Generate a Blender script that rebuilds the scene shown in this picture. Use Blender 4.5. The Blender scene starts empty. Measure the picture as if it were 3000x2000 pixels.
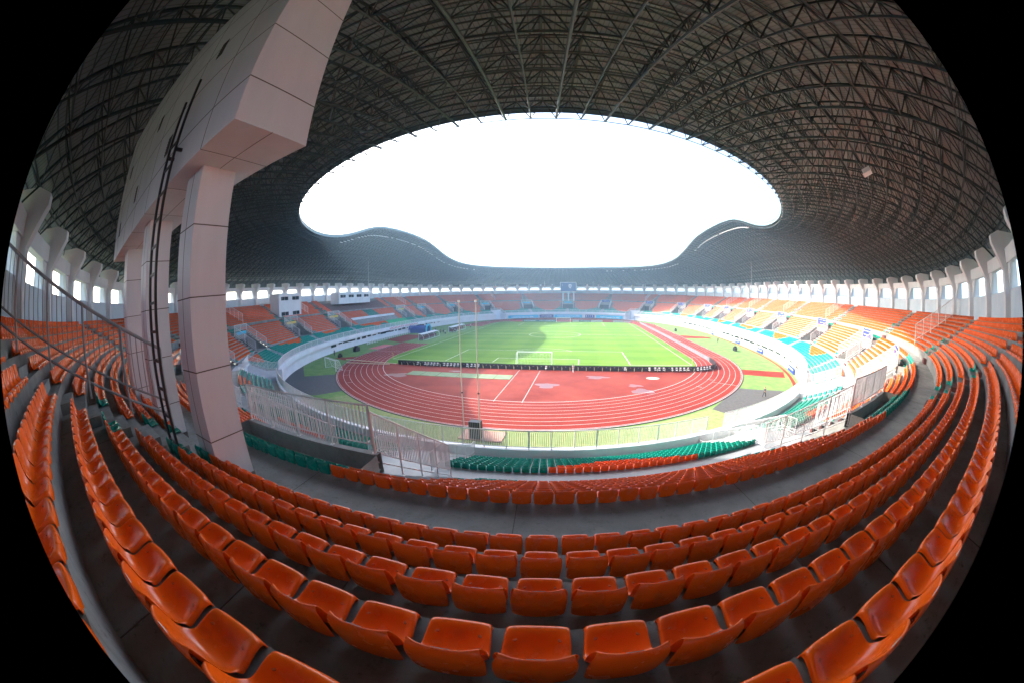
import bpy, bmesh, math, random
import numpy as np
from mathutils import Vector, Matrix
random.seed(4); rng = np.random.default_rng(4)
PI = math.pi; R = math.radians
sc = bpy.context.scene
col = sc.collection

# ------------------------------------------------------------------ camera
CAM = (9.925, -122.16, 14.143); YAW, PITCH, ROLL = -0.20803, -0.134, -0.0149
f = Vector((math.sin(YAW)*math.cos(PITCH), math.cos(YAW)*math.cos(PITCH), math.sin(PITCH)))
r = Vector((math.cos(YAW), -math.sin(YAW), 0)); u = r.cross(f)
r2 = math.cos(ROLL)*r + math.sin(ROLL)*u; u2 = -math.sin(ROLL)*r + math.cos(ROLL)*u
cam = bpy.data.cameras.new('camera'); cam_o = bpy.data.objects.new('camera', cam); col.objects.link(cam_o)
M = Matrix((r2, u2, -f)).transposed().to_4x4(); M.translation = Vector(CAM); cam_o.matrix_world = M
cam.type = 'PANO'; cam.panorama_type = 'FISHEYE_EQUISOLID'
cam.fisheye_lens = 1003/3000*36; cam.fisheye_fov = R(193.4)
cam.sensor_width = 36; cam.sensor_fit = 'HORIZONTAL'
cam.clip_start = 0.02; cam.clip_end = 6000
sc.camera = cam_o

# ------------------------------------------------------------------ world, sun, exposure
SUN_AZ, SUN_EL = 289.0, 35.0          # clockwise from +Y
w = bpy.data.worlds.new('World'); sc.world = w; w.use_nodes = True
nt = w.node_tree; nt.nodes.clear()
sky = nt.nodes.new('ShaderNodeTexSky'); sky.sky_type = 'NISHITA'; sky.sun_disc = False
sky.sun_elevation = R(SUN_EL); sky.sun_rotation = R(SUN_AZ); sky.dust_density = 4.0; sky.air_density = 1.0; sky.ozone_density = 1.0
bg = nt.nodes.new('ShaderNodeBackground'); bg.inputs[1].default_value = 0.15
wo = nt.nodes.new('ShaderNodeOutputWorld'); nt.links.new(sky.outputs[0], bg.inputs[0]); nt.links.new(bg.outputs[0], wo.inputs[0])
sun = bpy.data.lights.new('sun', 'SUN'); sun.energy = 2.0; sun.angle = R(0.6); sun.color = (1.0, 0.95, 0.88)
so = bpy.data.objects.new('sun', sun); col.objects.link(so)
sd = Vector((math.sin(R(SUN_AZ))*math.cos(R(SUN_EL)), math.cos(R(SUN_AZ))*math.cos(R(SUN_EL)), math.sin(R(SUN_EL))))
so.rotation_euler = sd.to_track_quat('Z', 'Y').to_euler(); so.location = (0, 0, 120)
sc.view_settings.view_transform = 'Standard'; sc.view_settings.look = 'None'
sc.view_settings.exposure = 2.6; sc.view_settings.gamma = 1.0
sc.cycles.max_bounces = 6; sc.cycles.diffuse_bounces = 5; sc.cycles.glossy_bounces = 2; sc.cycles.transparent_max_bounces = 4
sc.cycles.sample_clamp_indirect = 6

# ------------------------------------------------------------------ materials
MATS = {}
def mat(name, c, rough=0.6, c2=None, scale=3.0, spec=0.5, metal=0.0, emit=None, bump=0.0, detail=6, stretch=None):
    if name in MATS: return MATS[name]
    m = bpy.data.materials.new(name); m.use_nodes = True; t = m.node_tree
    b = t.nodes['Principled BSDF']; b.inputs['Base Color'].default_value = (*c, 1); b.inputs['Roughness'].default_value = rough
    b.inputs['Metallic'].default_value = metal; b.inputs['Specular IOR Level'].default_value = spec
    if emit: b.inputs['Emission Color'].default_value = (*emit[0], 1); b.inputs['Emission Strength'].default_value = emit[1]
    if c2:
        g = t.nodes.new('ShaderNodeNewGeometry'); n = t.nodes.new('ShaderNodeTexNoise')
        n.inputs['Scale'].default_value = scale; n.inputs['Detail'].default_value = detail; n.inputs['Roughness'].default_value = 0.65
        src = g.outputs['Position']
        if stretch:
            mp = t.nodes.new('ShaderNodeMapping'); mp.inputs['Scale'].default_value = stretch
            t.links.new(src, mp.inputs[0]); src = mp.outputs[0]
        t.links.new(src, n.inputs['Vector'])
        cr = t.nodes.new('ShaderNodeValToRGB'); cr.color_ramp.elements[0].position = 0.35; cr.color_ramp.elements[1].position = 0.68
        cr.color_ramp.elements[0].color = (*c, 1); cr.color_ramp.elements[1].color = (*c2, 1)
        t.links.new(n.outputs[0], cr.inputs[0]); t.links.new(cr.outputs[0], b.inputs['Base Color'])
        if bump:
            bp = t.nodes.new('ShaderNodeBump'); bp.inputs['Strength'].default_value = bump; bp.inputs['Distance'].default_value = 0.02
            t.links.new(n.outputs[0], bp.inputs['Height']); t.links.new(bp.outputs[0], b.inputs['Normal'])
    MATS[name] = m; return m

def seatmat(name, c, dark):
    m = mat(name, c, 0.3, spec=0.5); t = m.node_tree; b = t.nodes['Principled BSDF']
    g = t.nodes.new('ShaderNodeNewGeometry'); n = t.nodes.new('ShaderNodeTexNoise'); n.inputs['Scale'].default_value = 7; n.inputs['Detail'].default_value = 8
    t.links.new(g.outputs['Position'], n.inputs['Vector'])
    n2 = t.nodes.new('ShaderNodeTexNoise'); n2.inputs['Scale'].default_value = 1.6; n2.inputs['Detail'].default_value = 3
    t.links.new(g.outputs['Position'], n2.inputs['Vector'])
    cr = t.nodes.new('ShaderNodeValToRGB'); cr.color_ramp.elements[0].position = 0.5; cr.color_ramp.elements[1].position = 0.78
    cr.color_ramp.elements[0].color = (0, 0, 0, 1); cr.color_ramp.elements[1].color = (0.35, 0.35, 0.35, 1)
    t.links.new(n.outputs[0], cr.inputs[0])
    mx = t.nodes.new('ShaderNodeMix'); mx.data_type = 'RGBA'; mx.inputs[6].default_value = (*c, 1); mx.inputs[7].default_value = (*dark, 1)
    t.links.new(cr.outputs[0], mx.inputs[0])
    hv = t.nodes.new('ShaderNodeHueSaturation'); mr = t.nodes.new('ShaderNodeMapRange'); mr.inputs[3].default_value = 0.8; mr.inputs[4].default_value = 1.2
    oi = t.nodes.new('ShaderNodeObjectInfo'); ad = t.nodes.new('ShaderNodeMath'); ad.operation = 'MULTIPLY_ADD'; ad.inputs[1].default_value = 0.35; t.links.new(oi.outputs['Random'], ad.inputs[0])
    ad2 = t.nodes.new('ShaderNodeMath'); ad2.operation = 'MULTIPLY_ADD'; ad2.inputs[1].default_value = 0.9; ad2.inputs[2].default_value = -0.12; t.links.new(n2.outputs[0], ad2.inputs[0]); t.links.new(ad2.outputs[0], ad.inputs[2])
    t.links.new(ad.outputs[0], mr.inputs[0]); t.links.new(mr.outputs[0], hv.inputs['Value']); t.links.new(mx.outputs[2], hv.inputs['Color'])
    t.links.new(hv.outputs[0], b.inputs['Base Color'])
    rr = t.nodes.new('ShaderNodeMapRange'); rr.inputs[3].default_value = 0.16; rr.inputs[4].default_value = 0.36
    t.links.new(n.outputs[0], rr.inputs[0]); t.links.new(rr.outputs[0], b.inputs['Roughness'])
    sc1 = t.nodes.new('ShaderNodeTexNoise'); sc1.inputs['Scale'].default_value = 60; sc1.inputs['Detail'].default_value = 4; t.links.new(g.outputs['Position'], sc1.inputs['Vector'])
    bp = t.nodes.new('ShaderNodeBump'); bp.inputs['Strength'].default_value = 0.06; bp.inputs['Distance'].default_value = 0.004; t.links.new(sc1.outputs[0], bp.inputs['Height']); t.links.new(bp.outputs[0], b.inputs['Normal'])
    return m
ORANGE = seatmat('orange_plastic', (0.93, 0.125, 0.004), (0.55, 0.065, 0.008))
TEAL = seatmat('teal_plastic', (0.0, 0.30, 0.22), (0.0, 0.14, 0.11))
BROWNSEAT = mat('maroon_plastic', (0.11, 0.035, 0.03), 0.4)
WHITESEAT = mat('white_plastic', (0.75, 0.75, 0.75), 0.4)
def concrete(name, a, b_, dirt):
    m = bpy.data.materials.new(name); m.use_nodes = True; t = m.node_tree; b = t.nodes['Principled BSDF']; b.inputs['Roughness'].default_value = .85; MATS[name] = m
    g = t.nodes.new('ShaderNodeNewGeometry')
    def nz(sc_, de, lo, hi, c0, c1):
        n = t.nodes.new('ShaderNodeTexNoise'); n.inputs['Scale'].default_value = sc_; n.inputs['Detail'].default_value = de; n.inputs['Roughness'].default_value = .7; t.links.new(g.outputs['Position'], n.inputs['Vector'])
        r_ = t.nodes.new('ShaderNodeValToRGB'); r_.color_ramp.elements[0].position = lo; r_.color_ramp.elements[1].position = hi; r_.color_ramp.elements[0].color = (*c0, 1); r_.color_ramp.elements[1].color = (*c1, 1); t.links.new(n.outputs[0], r_.inputs[0]); return n, r_.outputs[0]
    n1, c1 = nz(.55, 12, .35, .66, a, b_); n2, c2 = nz(9, 6, .30, .42, (dirt, dirt, dirt*.95), (1, 1, 1)); n3, c3 = nz(2.3, 10, .56, .74, (1, 1, 1), (.62, .6, .56))
    m1 = t.nodes.new('ShaderNodeMix'); m1.data_type = 'RGBA'; m1.blend_type = 'MULTIPLY'; m1.inputs[0].default_value = 1; t.links.new(c1, m1.inputs[6]); t.links.new(c2, m1.inputs[7])
    m2 = t.nodes.new('ShaderNodeMix'); m2.data_type = 'RGBA'; m2.blend_type = 'MULTIPLY'; m2.inputs[0].default_value = 1; t.links.new(m1.outputs[2], m2.inputs[6]); t.links.new(c3, m2.inputs[7]); t.links.new(m2.outputs[2], b.inputs['Base Color'])
    bp = t.nodes.new('ShaderNodeBump'); bp.inputs['Strength'].default_value = .35; bp.inputs['Distance'].default_value = .01; t.links.new(n2.outputs[0], bp.inputs['Height']); t.links.new(bp.outputs[0], b.inputs['Normal']); return m
CONC = concrete('concrete', (.20, .20, .19), (.34, .34, .325), .55)
CONCD = concrete('concrete_dark', (.15, .147, .135), (.30, .295, .28), .4)
CONCW = mat('painted_floor', (0.26, 0.28, 0.29), 0.5, (0.38, 0.40, 0.41), 0.6, bump=0.2, detail=10)
WHITE = mat('white_paint', (0.62, 0.64, 0.68), 0.6, (0.72, 0.74, 0.77), 0.35, detail=8)
WALLBL = mat('pale_blue_wall', (0.48, 0.57, 0.66), 0.7, (0.58, 0.65, 0.72), 0.5)
RAILM = mat('white_rail_paint', (0.80, 0.79, 0.80), 0.4, (0.66, 0.63, 0.64), 2.0)
RAILD = mat('grey_rail_paint', (0.34, 0.32, 0.32), 0.45, (0.22, 0.2, 0.2), 3.0)  # darker grey rail coat, used on the near stair barrier only
PANEL = mat('aluminium_panel', (0.62, 0.63, 0.66), 0.42, (0.72, 0.72, 0.75), 0.5, spec=0.4, stretch=(1.5, 1.5, .35), detail=10)
SEAM = mat('panel_seam', (0.09, 0.07, 0.06), 0.8)
BLACK = mat('black_paint', (0.012, 0.012, 0.016), 0.5)
DARKMET = mat('dark_steel', (0.02, 0.016, 0.02), 0.45)
STEEL = mat('green_steel', (0.010, 0.026, 0.029), 0.45, (0.02, 0.04, 0.042), 1.0)
MAROON = mat('maroon_step_paint', (0.10, 0.028, 0.025), 0.7, (0.15, 0.05, 0.045), 2.0)
LINE = mat('line_paint', (0.66, 0.66, 0.64), 0.7)
GLASS = mat('dark_glass', (0.02, 0.025, 0.03), 0.1, spec=0.6)
BLUEB = mat('blue_banner', (0.008, 0.03, 0.22), 0.6); CYANB = mat('cyan_banner', (0.02, 0.45, 0.66), 0.6)
NAVYB = mat('navy_banner', (0.02, 0.05, 0.25), 0.6); YELB = mat('yellow_banner', (0.75, 0.55, 0.12), 0.6)
PALEB = mat('pale_banner', (0.55, 0.78, 0.82), 0.6); REDB = mat('red_banner', (0.45, 0.06, 0.08), 0.6)
GREYB = mat('grey_banner', (0.35, 0.38, 0.42), 0.6); TXTW = mat('white_lettering', (0.85, 0.85, 0.85), 0.6)
TXTR = mat('red_lettering', (0.5, 0.03, 0.03), 0.6); TEALB = mat('teal_board', (0.02, 0.12, 0.15), 0.6)
LAMPM = mat('lamp_glass', (0.8, 0.8, 0.8), 0.2)
SKIN = mat('skin', (0.30, 0.16, 0.10), 0.6); HAIR = mat('black_hair', (0.01, 0.01, 0.01), 0.6)

def deck_mat():
    m = mat('corrugated_sheet', (0.30, 0.25, 0.22), 0.55); t = m.node_tree; b = t.nodes['Principled BSDF']
    uv = t.nodes.new('ShaderNodeUVMap'); uv.uv_map = 'UVMap'
    wv = t.nodes.new('ShaderNodeTexWave'); wv.wave_type = 'BANDS'; wv.bands_direction = 'X'; wv.inputs['Scale'].default_value = 0.9; wv.wave_profile = 'TRI'
    t.links.new(uv.outputs[0], wv.inputs['Vector'])
    g = t.nodes.new('ShaderNodeNewGeometry'); n = t.nodes.new('ShaderNodeTexNoise'); n.inputs['Scale'].default_value = 0.35; n.inputs['Detail'].default_value = 8
    t.links.new(g.outputs['Position'], n.inputs['Vector'])
    cr = t.nodes.new('ShaderNodeValToRGB'); cr.color_ramp.elements[0].position = 0.0; cr.color_ramp.elements[0].color = (0.10, 0.125, 0.13, 1)
    cr.color_ramp.elements[1].position = 0.3; cr.color_ramp.elements[1].color = (0.27, 0.315, 0.325, 1)
    t.links.new(wv.outputs[0], cr.inputs[0])
    mx = t.nodes.new('ShaderNodeMix'); mx.data_type = 'RGBA'; mx.blend_type = 'MULTIPLY'; mx.inputs[0].default_value = 0.6
    t.links.new(cr.outputs[0], mx.inputs[6]); t.links.new(n.outputs[0], mx.inputs[7]); t.links.new(mx.outputs[2], b.inputs['Base Color'])
    return m
DECK = deck_mat()

def pitch_mat():
    m = mat('mown_grass', (0.1, 0.2, 0.03), 0.9, spec=.1); t = m.node_tree; b = t.nodes['Principled BSDF']
    g = t.nodes.new('ShaderNodeNewGeometry'); sp = t.nodes.new('ShaderNodeSeparateXYZ'); t.links.new(g.outputs['Position'], sp.inputs[0])
    def stripes(axis, period):
        a = t.nodes.new('ShaderNodeMath'); a.operation = 'MULTIPLY'; a.inputs[1].default_value = 2*PI/period; t.links.new(sp.outputs[axis], a.inputs[0])
        s = t.nodes.new('ShaderNodeMath'); s.operation = 'SINE'; t.links.new(a.outputs[0], s.inputs[0])
        k = t.nodes.new('ShaderNodeMath'); k.operation = 'MULTIPLY'; k.inputs[1].default_value = 4; k.use_clamp = False; t.links.new(s.outputs[0], k.inputs[0])
        c = t.nodes.new('ShaderNodeClamp'); c.inputs[1].default_value = -1; c.inputs[2].default_value = 1; t.links.new(k.outputs[0], c.inputs[0]); return c.outputs[0]
    a = stripes(1, 10.5); c = stripes(0, 13.6)
    s = t.nodes.new('ShaderNodeMath'); s.operation = 'MULTIPLY_ADD'; s.inputs[1].default_value = 0.6; t.links.new(c, s.inputs[0]); t.links.new(a, s.inputs[2])
    n = t.nodes.new('ShaderNodeTexNoise'); n.inputs['Scale'].default_value = 0.12; n.inputs['Detail'].default_value = 9; n.inputs['Roughness'].default_value = 0.7; t.links.new(g.outputs['Position'], n.inputs['Vector'])
    q = t.nodes.new('ShaderNodeMath'); q.operation = 'MULTIPLY_ADD'; q.inputs[1].default_value = 0.115; t.links.new(s.outputs[0], q.inputs[0]); t.links.new(n.outputs[0], q.inputs[2])
    cr = t.nodes.new('ShaderNodeValToRGB'); cr.color_ramp.elements[0].position = 0.2; cr.color_ramp.elements[0].color = (0.075, 0.165, 0.018, 1)
    cr.color_ramp.elements[1].position = 0.85; cr.color_ramp.elements[1].color = (0.135, 0.235, 0.03, 1)
    t.links.new(q.outputs[0], cr.inputs[0]); t.links.new(cr.outputs[0], b.inputs['Base Color']); return m
GRASS = pitch_mat()
TURF = mat('apron_grass', (0.07, 0.17, 0.03), 0.95, (0.17, 0.25, 0.06), 0.5, detail=12)
TURF2 = mat('dry_grass', (0.13, 0.20, 0.05), 0.95, (0.26, 0.27, 0.11), 1.5, detail=14)
TRACKM = mat('red_track', (0.175, 0.017, 0.011), 0.8, (0.235, 0.03, 0.018), 0.12, detail=12, spec=.12)
TRACKD = mat('worn_red_track', (0.15, 0.019, 0.012), 0.7, (0.25, 0.042, 0.025), 0.16, detail=14, spec=.12)
ASPH = mat('asphalt', (0.05, 0.05, 0.05), 0.9, (0.085, 0.08, 0.078), 2.0, detail=10)
MATG = mat('green_mat', (0.13, 0.20, 0.10), 0.9, (0.19, 0.26, 0.14), 1.0)
EARTH = mat('outside_ground', (0.10, 0.14, 0.06), 0.95, (0.2, 0.2, 0.14), 0.02)

# ------------------------------------------------------------------ mesh helpers
class MB:
    def __init__(s): s.v = []; s.q = []; s.t = []; s.n = 0; s.qm = []
    def add(s, V, Q=None, T=None, mi=0):
        V = np.asarray(V, float).reshape(-1, 3); s.v.append(V)
        if Q is not None and len(Q):
            Q = np.asarray(Q, int).reshape(-1, 4); s.q.append(Q+s.n); s.qm.append(np.full(len(Q), mi))
        if T is not None and len(T): s.t.append(np.asarray(T, int).reshape(-1, 3)+s.n)
        s.n += len(V)
    def box(s, x0, x1, y0, y1, z0, z1, mi=0):
        V = [(x, y, z) for z in (z0, z1) for y in (y0, y1) for x in (x0, x1)]
        s.add(V, [(0, 2, 3, 1), (4, 5, 7, 6), (0, 1, 5, 4), (2, 6, 7, 3), (0, 4, 6, 2), (1, 3, 7, 5)], mi=mi)
    def obox(s, c, ax, ay, az, mi=0):     # centre and three half-vectors
        c, ax, ay, az = [np.array(k, float) for k in (c, ax, ay, az)]
        V = [c+i*ax+j*ay+k*az for k in (-1, 1) for j in (-1, 1) for i in (-1, 1)]
        s.add(V, [(0, 2, 3, 1), (4, 5, 7, 6), (0, 1, 5, 4), (2, 6, 7, 3), (0, 4, 6, 2), (1, 3, 7, 5)], mi=mi)
    def tubes(s, A, B, rad, n=4, caps=False):
        A = np.asarray(A, float).reshape(-1, 3); B = np.asarray(B, float).reshape(-1, 3); k = len(A)
        if not k: return
        d = B-A; L = np.linalg.norm(d, axis=1, keepdims=True); d = d/np.maximum(L, 1e-9)
        up = np.where(np.abs(d[:, 2:3]) > 0.9, np.array([[1., 0, 0]]), np.array([[0, 0, 1.]]))
        a = np.cross(d, up); a /= np.linalg.norm(a, axis=1, keepdims=True); b = np.cross(d, a)
        th = np.arange(n)*2*PI/n+PI/n; rad = np.broadcast_to(np.asarray(rad, float).reshape(-1, 1, 1), (k, 1, 1))
        o = (a[:, None]*np.cos(th)[None, :, None]+b[:, None]*np.sin(th)[None, :, None])*rad
        V = np.concatenate([A[:, None]+o, B[:, None]+o], 1)      # k,2n,3
        i = np.arange(n); j = (i+1) % n; Q = np.stack([i, i+n, j+n, j], 1)
        Q = (Q[None]+(np.arange(k)*2*n)[:, None, None]).reshape(-1, 4)
        s.add(V.reshape(-1, 3), Q)
        if caps and n == 4:
            c = np.array([[0, 1, 2, 3], [7, 6, 5, 4]]); s.q.append((c[None]+(np.arange(k)*8)[:, None, None]).reshape(-1, 4)+s.n-k*8); s.qm.append(np.zeros(2*k, int))
    def path(s, P, rad, n=6): P = np.asarray(P, float); s.tubes(P[:-1], P[1:], rad, n)
    def build(s, name, m, parent=None, smooth=False, uv=None, loc=None):
        me = bpy.data.meshes.new(name); V = np.concatenate(s.v) if s.v else np.zeros((0, 3))
        if loc is not None: V = V-np.array(loc)
        Q = np.concatenate(s.q) if s.q else np.zeros((0, 4), int); T = np.concatenate(s.t) if s.t else np.zeros((0, 3), int)
        me.vertices.add(len(V)); me.vertices.foreach_set('co', V.astype(np.float32).ravel())
        me.loops.add(len(Q)*4+len(T)*3); me.loops.foreach_set('vertex_index', np.concatenate([Q.ravel(), T.ravel()]).astype(np.int32))
        me.polygons.add(len(Q)+len(T)); st = np.concatenate([np.arange(len(Q))*4, len(Q)*4+np.arange(len(T))*3]).astype(np.int32)
        me.polygons.foreach_set('loop_start', st)
        if isinstance(m, (list, tuple)):
            for k in m: me.materials.append(k)
            me.polygons.foreach_set('material_index', np.concatenate([np.concatenate(s.qm) if s.qm else np.zeros(0), np.zeros(len(T))]).astype(np.int32))
        else: me.materials.append(m)
        me.update(calc_edges=True)
        me.polygons.foreach_set('use_smooth', np.full(len(me.polygons), bool(smooth)))
        if uv is not None:
            l = me.uv_layers.new(name='UVMap'); idx = np.concatenate([Q.ravel(), T.ravel()]); l.data.foreach_set('uv', np.asarray(uv, np.float32)[idx].ravel())
        o = bpy.data.objects.new(name, me); col.objects.link(o)
        if loc is not None and parent is None: o.location = loc
        if parent: o.parent = parent
        return o
def tag(o, label=None, cat=None, group=None, kind=None):
    if label: o['label'] = label
    if cat: o['category'] = cat
    if group: o['group'] = group
    if kind: o['kind'] = kind
    return o
def empty(name, loc=(0, 0, 0), rz=0):
    o = bpy.data.objects.new(name, None); col.objects.link(o); o.location = loc; o.rotation_euler = (0, 0, rz); o.empty_display_size = 0.3; return o
def local(parent, o):            # geometry given in world coords, parent empty somewhere else
    o.parent = parent; o.matrix_parent_inverse = parent.matrix_basis.inverted() if False else Matrix.LocRotScale(parent.location, parent.rotation_euler, None).inverted(); return o

# ------------------------------------------------------------------ plan of the bowl
BX, BY = 1.0, -4.75
qp = [(0, 94.5), (18.4, 91.6), (27, 87.6), (36.8, 80.8), (46, 70.5), (51, 63), (55, 52.6), (59, 35), (60.5, 15), (61, 0)]
_A = np.array([[math.cos(2*k*math.atan2(y, x)) for k in range(4)] for x, y in qp]); _B = np.array([math.hypot(x, y) for x, y in qp])
CO = np.linalg.lstsq(_A, _B, rcond=None)[0]
def front(ph):
    ph = np.asarray(ph, float)
    rr = sum(CO[k]*np.cos(2*k*ph) for k in range(4)); dr = sum(-2*k*CO[k]*np.sin(2*k*ph) for k in range(4))
    tx = dr*np.cos(ph)-rr*np.sin(ph); ty = dr*np.sin(ph)+rr*np.cos(ph); l = np.hypot(tx, ty)
    return np.stack([rr*np.cos(ph)+BX, rr*np.sin(ph)+BY], -1), np.stack([ty/l, -tx/l], -1)
def off(ph, d):
    p, n = front(ph); return p+n*(np.asarray(d)[..., None] if np.ndim(d) else d)
def P3(ph, d, z):
    p = off(ph, d); z = np.broadcast_to(np.asarray(z, float), p.shape[:-1]); return np.concatenate([p, z[..., None]], -1)
PHT = np.linspace(0, 2*PI, 7201)
_ARC = {}
def arc(d):
    d = round(float(d), 2)
    if d not in _ARC:
        c = off(PHT, d); s = np.concatenate([[0], np.cumsum(np.linalg.norm(np.diff(c, axis=0), axis=1))]); _ARC[d] = s
    return _ARC[d]
def s_of(ph, d): return np.interp(np.mod(ph, 2*PI), PHT, arc(d))
def ph_of(s, d): a = arc(d); return np.interp(np.mod(s, a[-1]), a, PHT)
def shift(ph, ds, d): return float(ph_of(s_of(ph, d)+ds, d))
def lateral(ph, phc, d):           # signed distance along the row at offset d
    L = arc(d)[-1]; x = s_of(ph, d)-s_of(phc, d); return (x+L/2) % L-L/2

VOM = [90.4, 78.1, 63.2, 50.1, 36.2, 22.8, 4.0, 341.9, 322.4, 306.2, 292.5, 282.4, 269.75, 258.0, 246.2, 233.8, 218.2, 200.9, 158.2, 145.1, 130.6, 117.5, 103.6]
VOMR = [R(a) for a in VOM]
GATE = [R(a) for a in (66.0, 116.0, 245.3, 296.0)]
VH = 3.5                            # half width of an entrance portal
VIP = (R(162), R(197))
LOW = [(2.55+0.693*k, 3.25+0.2843*k) for k in range(8)]
MID = [(9.57+0.82*k, 5.706+0.466*k) for k in range(10)]
ZL, ZF, ZK, ZC = 5.24, 2.9, 3.55, 9.9     # walkway, front floor, kerb top, concourse
UPP = [(19.62+0.85*k, 10.88+0.455*k) for k in range(10)]
DW, ZW = 29.2, UPP[-1][1]

def rows_profile(rows, z0, dend):
    out = []; z = z0
    for d, zz in rows: out += [(d, z), (d, zz)]; z = zz
    return out+[(dend, z)]
def sweep(mb, prof, phs, mi=0):
    prof = np.array(prof); D = prof[:, 0][:, None]; Z = prof[:, 1][:, None]; phs = np.asarray(phs)
    p, n = front(phs); V = np.concatenate([p[None]+n[None]*D[..., None], np.broadcast_to(Z, (len(prof), len(phs)))[..., None]], -1)
    a, b = len(prof), len(phs); i, j = np.meshgrid(np.arange(a-1), np.arange(b-1), indexing='ij')
    Q = np.stack([i*b+j, i*b+j+1, (i+1)*b+j+1, (i+1)*b+j], -1).reshape(-1, 4)
    mb.add(V.reshape(-1, 3), Q, mi=mi)

NS = 540
base = list(np.linspace(0, 2*PI, NS+1))
def spans(centres, half, d, step=0.012):
    """split the ring in stretches inside / outside the given centres; returns list of (inside, array of phi)"""
    ev = sorted([(shift(c, -half, d), shift(c, half, d)) for c in centres]); out = []
    a = 0.0
    for lo, hi in ev:
        n = max(2, int((lo-a)/step)+2); out.append((False, np.linspace(a, lo, n))); out.append((True, np.linspace(lo, hi, 8))); a = hi
    n = int((2*PI-a)/step)+2; out.append((False, np.linspace(a, 2*PI, n))); return out

# ------------------------------------------------------------------ setting: ground
def disc(name, m, xy, z, kind='structure'):
    me = bpy.data.meshes.new(name); bm = bmesh.new(); bm.faces.new([bm.verts.new((x, y, z)) for x, y in xy]); bmesh.ops.triangulate(bm, faces=bm.faces)
    bm.normal_update()
    for fc in bm.faces:
        if fc.normal.z < 0: fc.normal_flip()
    bm.to_mesh(me); bm.free(); me.materials.append(m); o = bpy.data.objects.new(name, me); col.objects.link(o)
    if kind: o['kind'] = kind
    return o
g = MB(); g.box(-900, 900, -900, 900, -1.0, -0.06); tag(g.build('ground', EARTH), kind='structure')
ring = off(np.linspace(0, 2*PI, 241)[:-1], 1.2)
disc('apron_grass', TURF, ring, -0.02)
def stadium_pts(rad, n=64, yc=42.195):
    a = np.linspace(0, PI, n); return [(rad*math.cos(t), yc+rad*math.sin(t)) for t in a]+[(rad*math.cos(t+PI), -yc+rad*math.sin(t+PI)) for t in a]
disc('running_track', TRACKM, stadium_pts(46.75), 0.0)
disc('track_infield_surface', TRACKD, stadium_pts(36.45), 0.004)
# pitch grass, clipped kerb shape
gp = [(x, max(-57.2, min(58.0, y))) for x, y in stadium_pts(36.35, 90)]
gq = []
for p in gp:
    if not gq or (abs(p[0]-gq[-1][0])+abs(p[1]-gq[-1][1]) > 0.05): gq.append(p)
disc('pitch_grass', GRASS, gq, 0.008)
# lane lines
def strip(mb, P, wd, z, closed=False):
    P = np.asarray(P, float)
    if closed: P = np.concatenate([P, P[:1]])
    t = np.gradient(P, axis=0)
    if closed: t[0] = t[-1] = P[1]-P[-2]
    t /= np.linalg.norm(t, axis=1, keepdims=True)
    n = np.stack([-t[:, 1], t[:, 0]], 1)*wd/2; k = len(P); V = np.concatenate([P+n, P-n]); V = np.c_[V, np.full(2*k, z)]
    i = np.arange(k-1); mb.add(V, np.stack([i, i+k, i+k+1, i+1], 1))
lm = MB()
for k in range(9): strip(lm, stadium_pts(36.6+1.22*k, 120), 0.05 if k else 0.09, 0.014, True)
strip(lm, stadium_pts(46.62, 120), 0.06, 0.014, True)
for a0 in (-0.6, -0.75, -2.3, -2.45, -2.55, -2.7): # stagger marks
    rr_ = 44.0 if a0 < -1 else 40
    strip(lm, [(rr_*math.cos(a0), -42.2+rr_*math.sin(a0)), ((rr_+1.2)*math.cos(a0), -42.2+(rr_+1.2)*math.sin(a0))], 0.08, 0.016)
strip(lm, [(36.6, -42.2), (46.4, -42.2)], 0.08, 0.016); strip(lm, [(-36.6, -42.2), (-46.4, -42.2)], 0.08, 0.016)
strip(lm, [(-2, -59), (-1.9, -79.1)], 0.05, 0.014); strip(lm, [(2, -59), (2.05, -79.1)], 0.05, 0.014)
strip(lm, [(33.5, -67.0), (37.5, -69.8)], 0.07, 0.016)
tag(lm.build('track_lane_lines', LINE), kind='structure')
kb = MB(); sweep_pts = stadium_pts(46.85, 120)
kp = np.array(sweep_pts+sweep_pts[:1]); kb.tubes(np.c_[kp[:-1], np.full(len(kp)-1, 0.03)], np.c_[kp[1:], np.full(len(kp)-1, 0.03)], 0.06, 4); tag(kb.build('track_drain_edge', ASPH), kind='structure')
# pitch markings
pm = MB(); zz = 0.02
def rect(x0, x1, y0, y1): strip(pm, [(x0, y0), (x1, y0)], .12, zz); strip(pm, [(x0, y1), (x1, y1)], .12, zz); strip(pm, [(x0, y0), (x0, y1)], .12, zz+.002); strip(pm, [(x1, y0), (x1, y1)], .12, zz+.002)
rect(-34, 34, -52.5, 52.5); strip(pm, [(-34, 0), (34, 0)], .12, zz)
for s_ in (-1, 1):
    rect(-20.16, 20.16, min(s_*52.5, s_*36), max(s_*52.5, s_*36)); rect(-9.16, 9.16, min(s_*52.5, s_*47), max(s_*52.5, s_*47))
    a = np.linspace(R(37), R(143), 24); strip(pm, np.c_[9.15*np.cos(a), s_*(41.5-9.15*np.sin(a))], .12, zz)
    pm.box(-.15, .15, s_*41.5-.15, s_*41.5+.15, .012, zz)
a = np.linspace(0, 2*PI, 65)[:-1]; strip(pm, np.c_[9.15*np.cos(a), 9.15*np.sin(a)], .12, zz, True)
tag(pm.build('pitch_markings', LINE), kind='structure')
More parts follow.
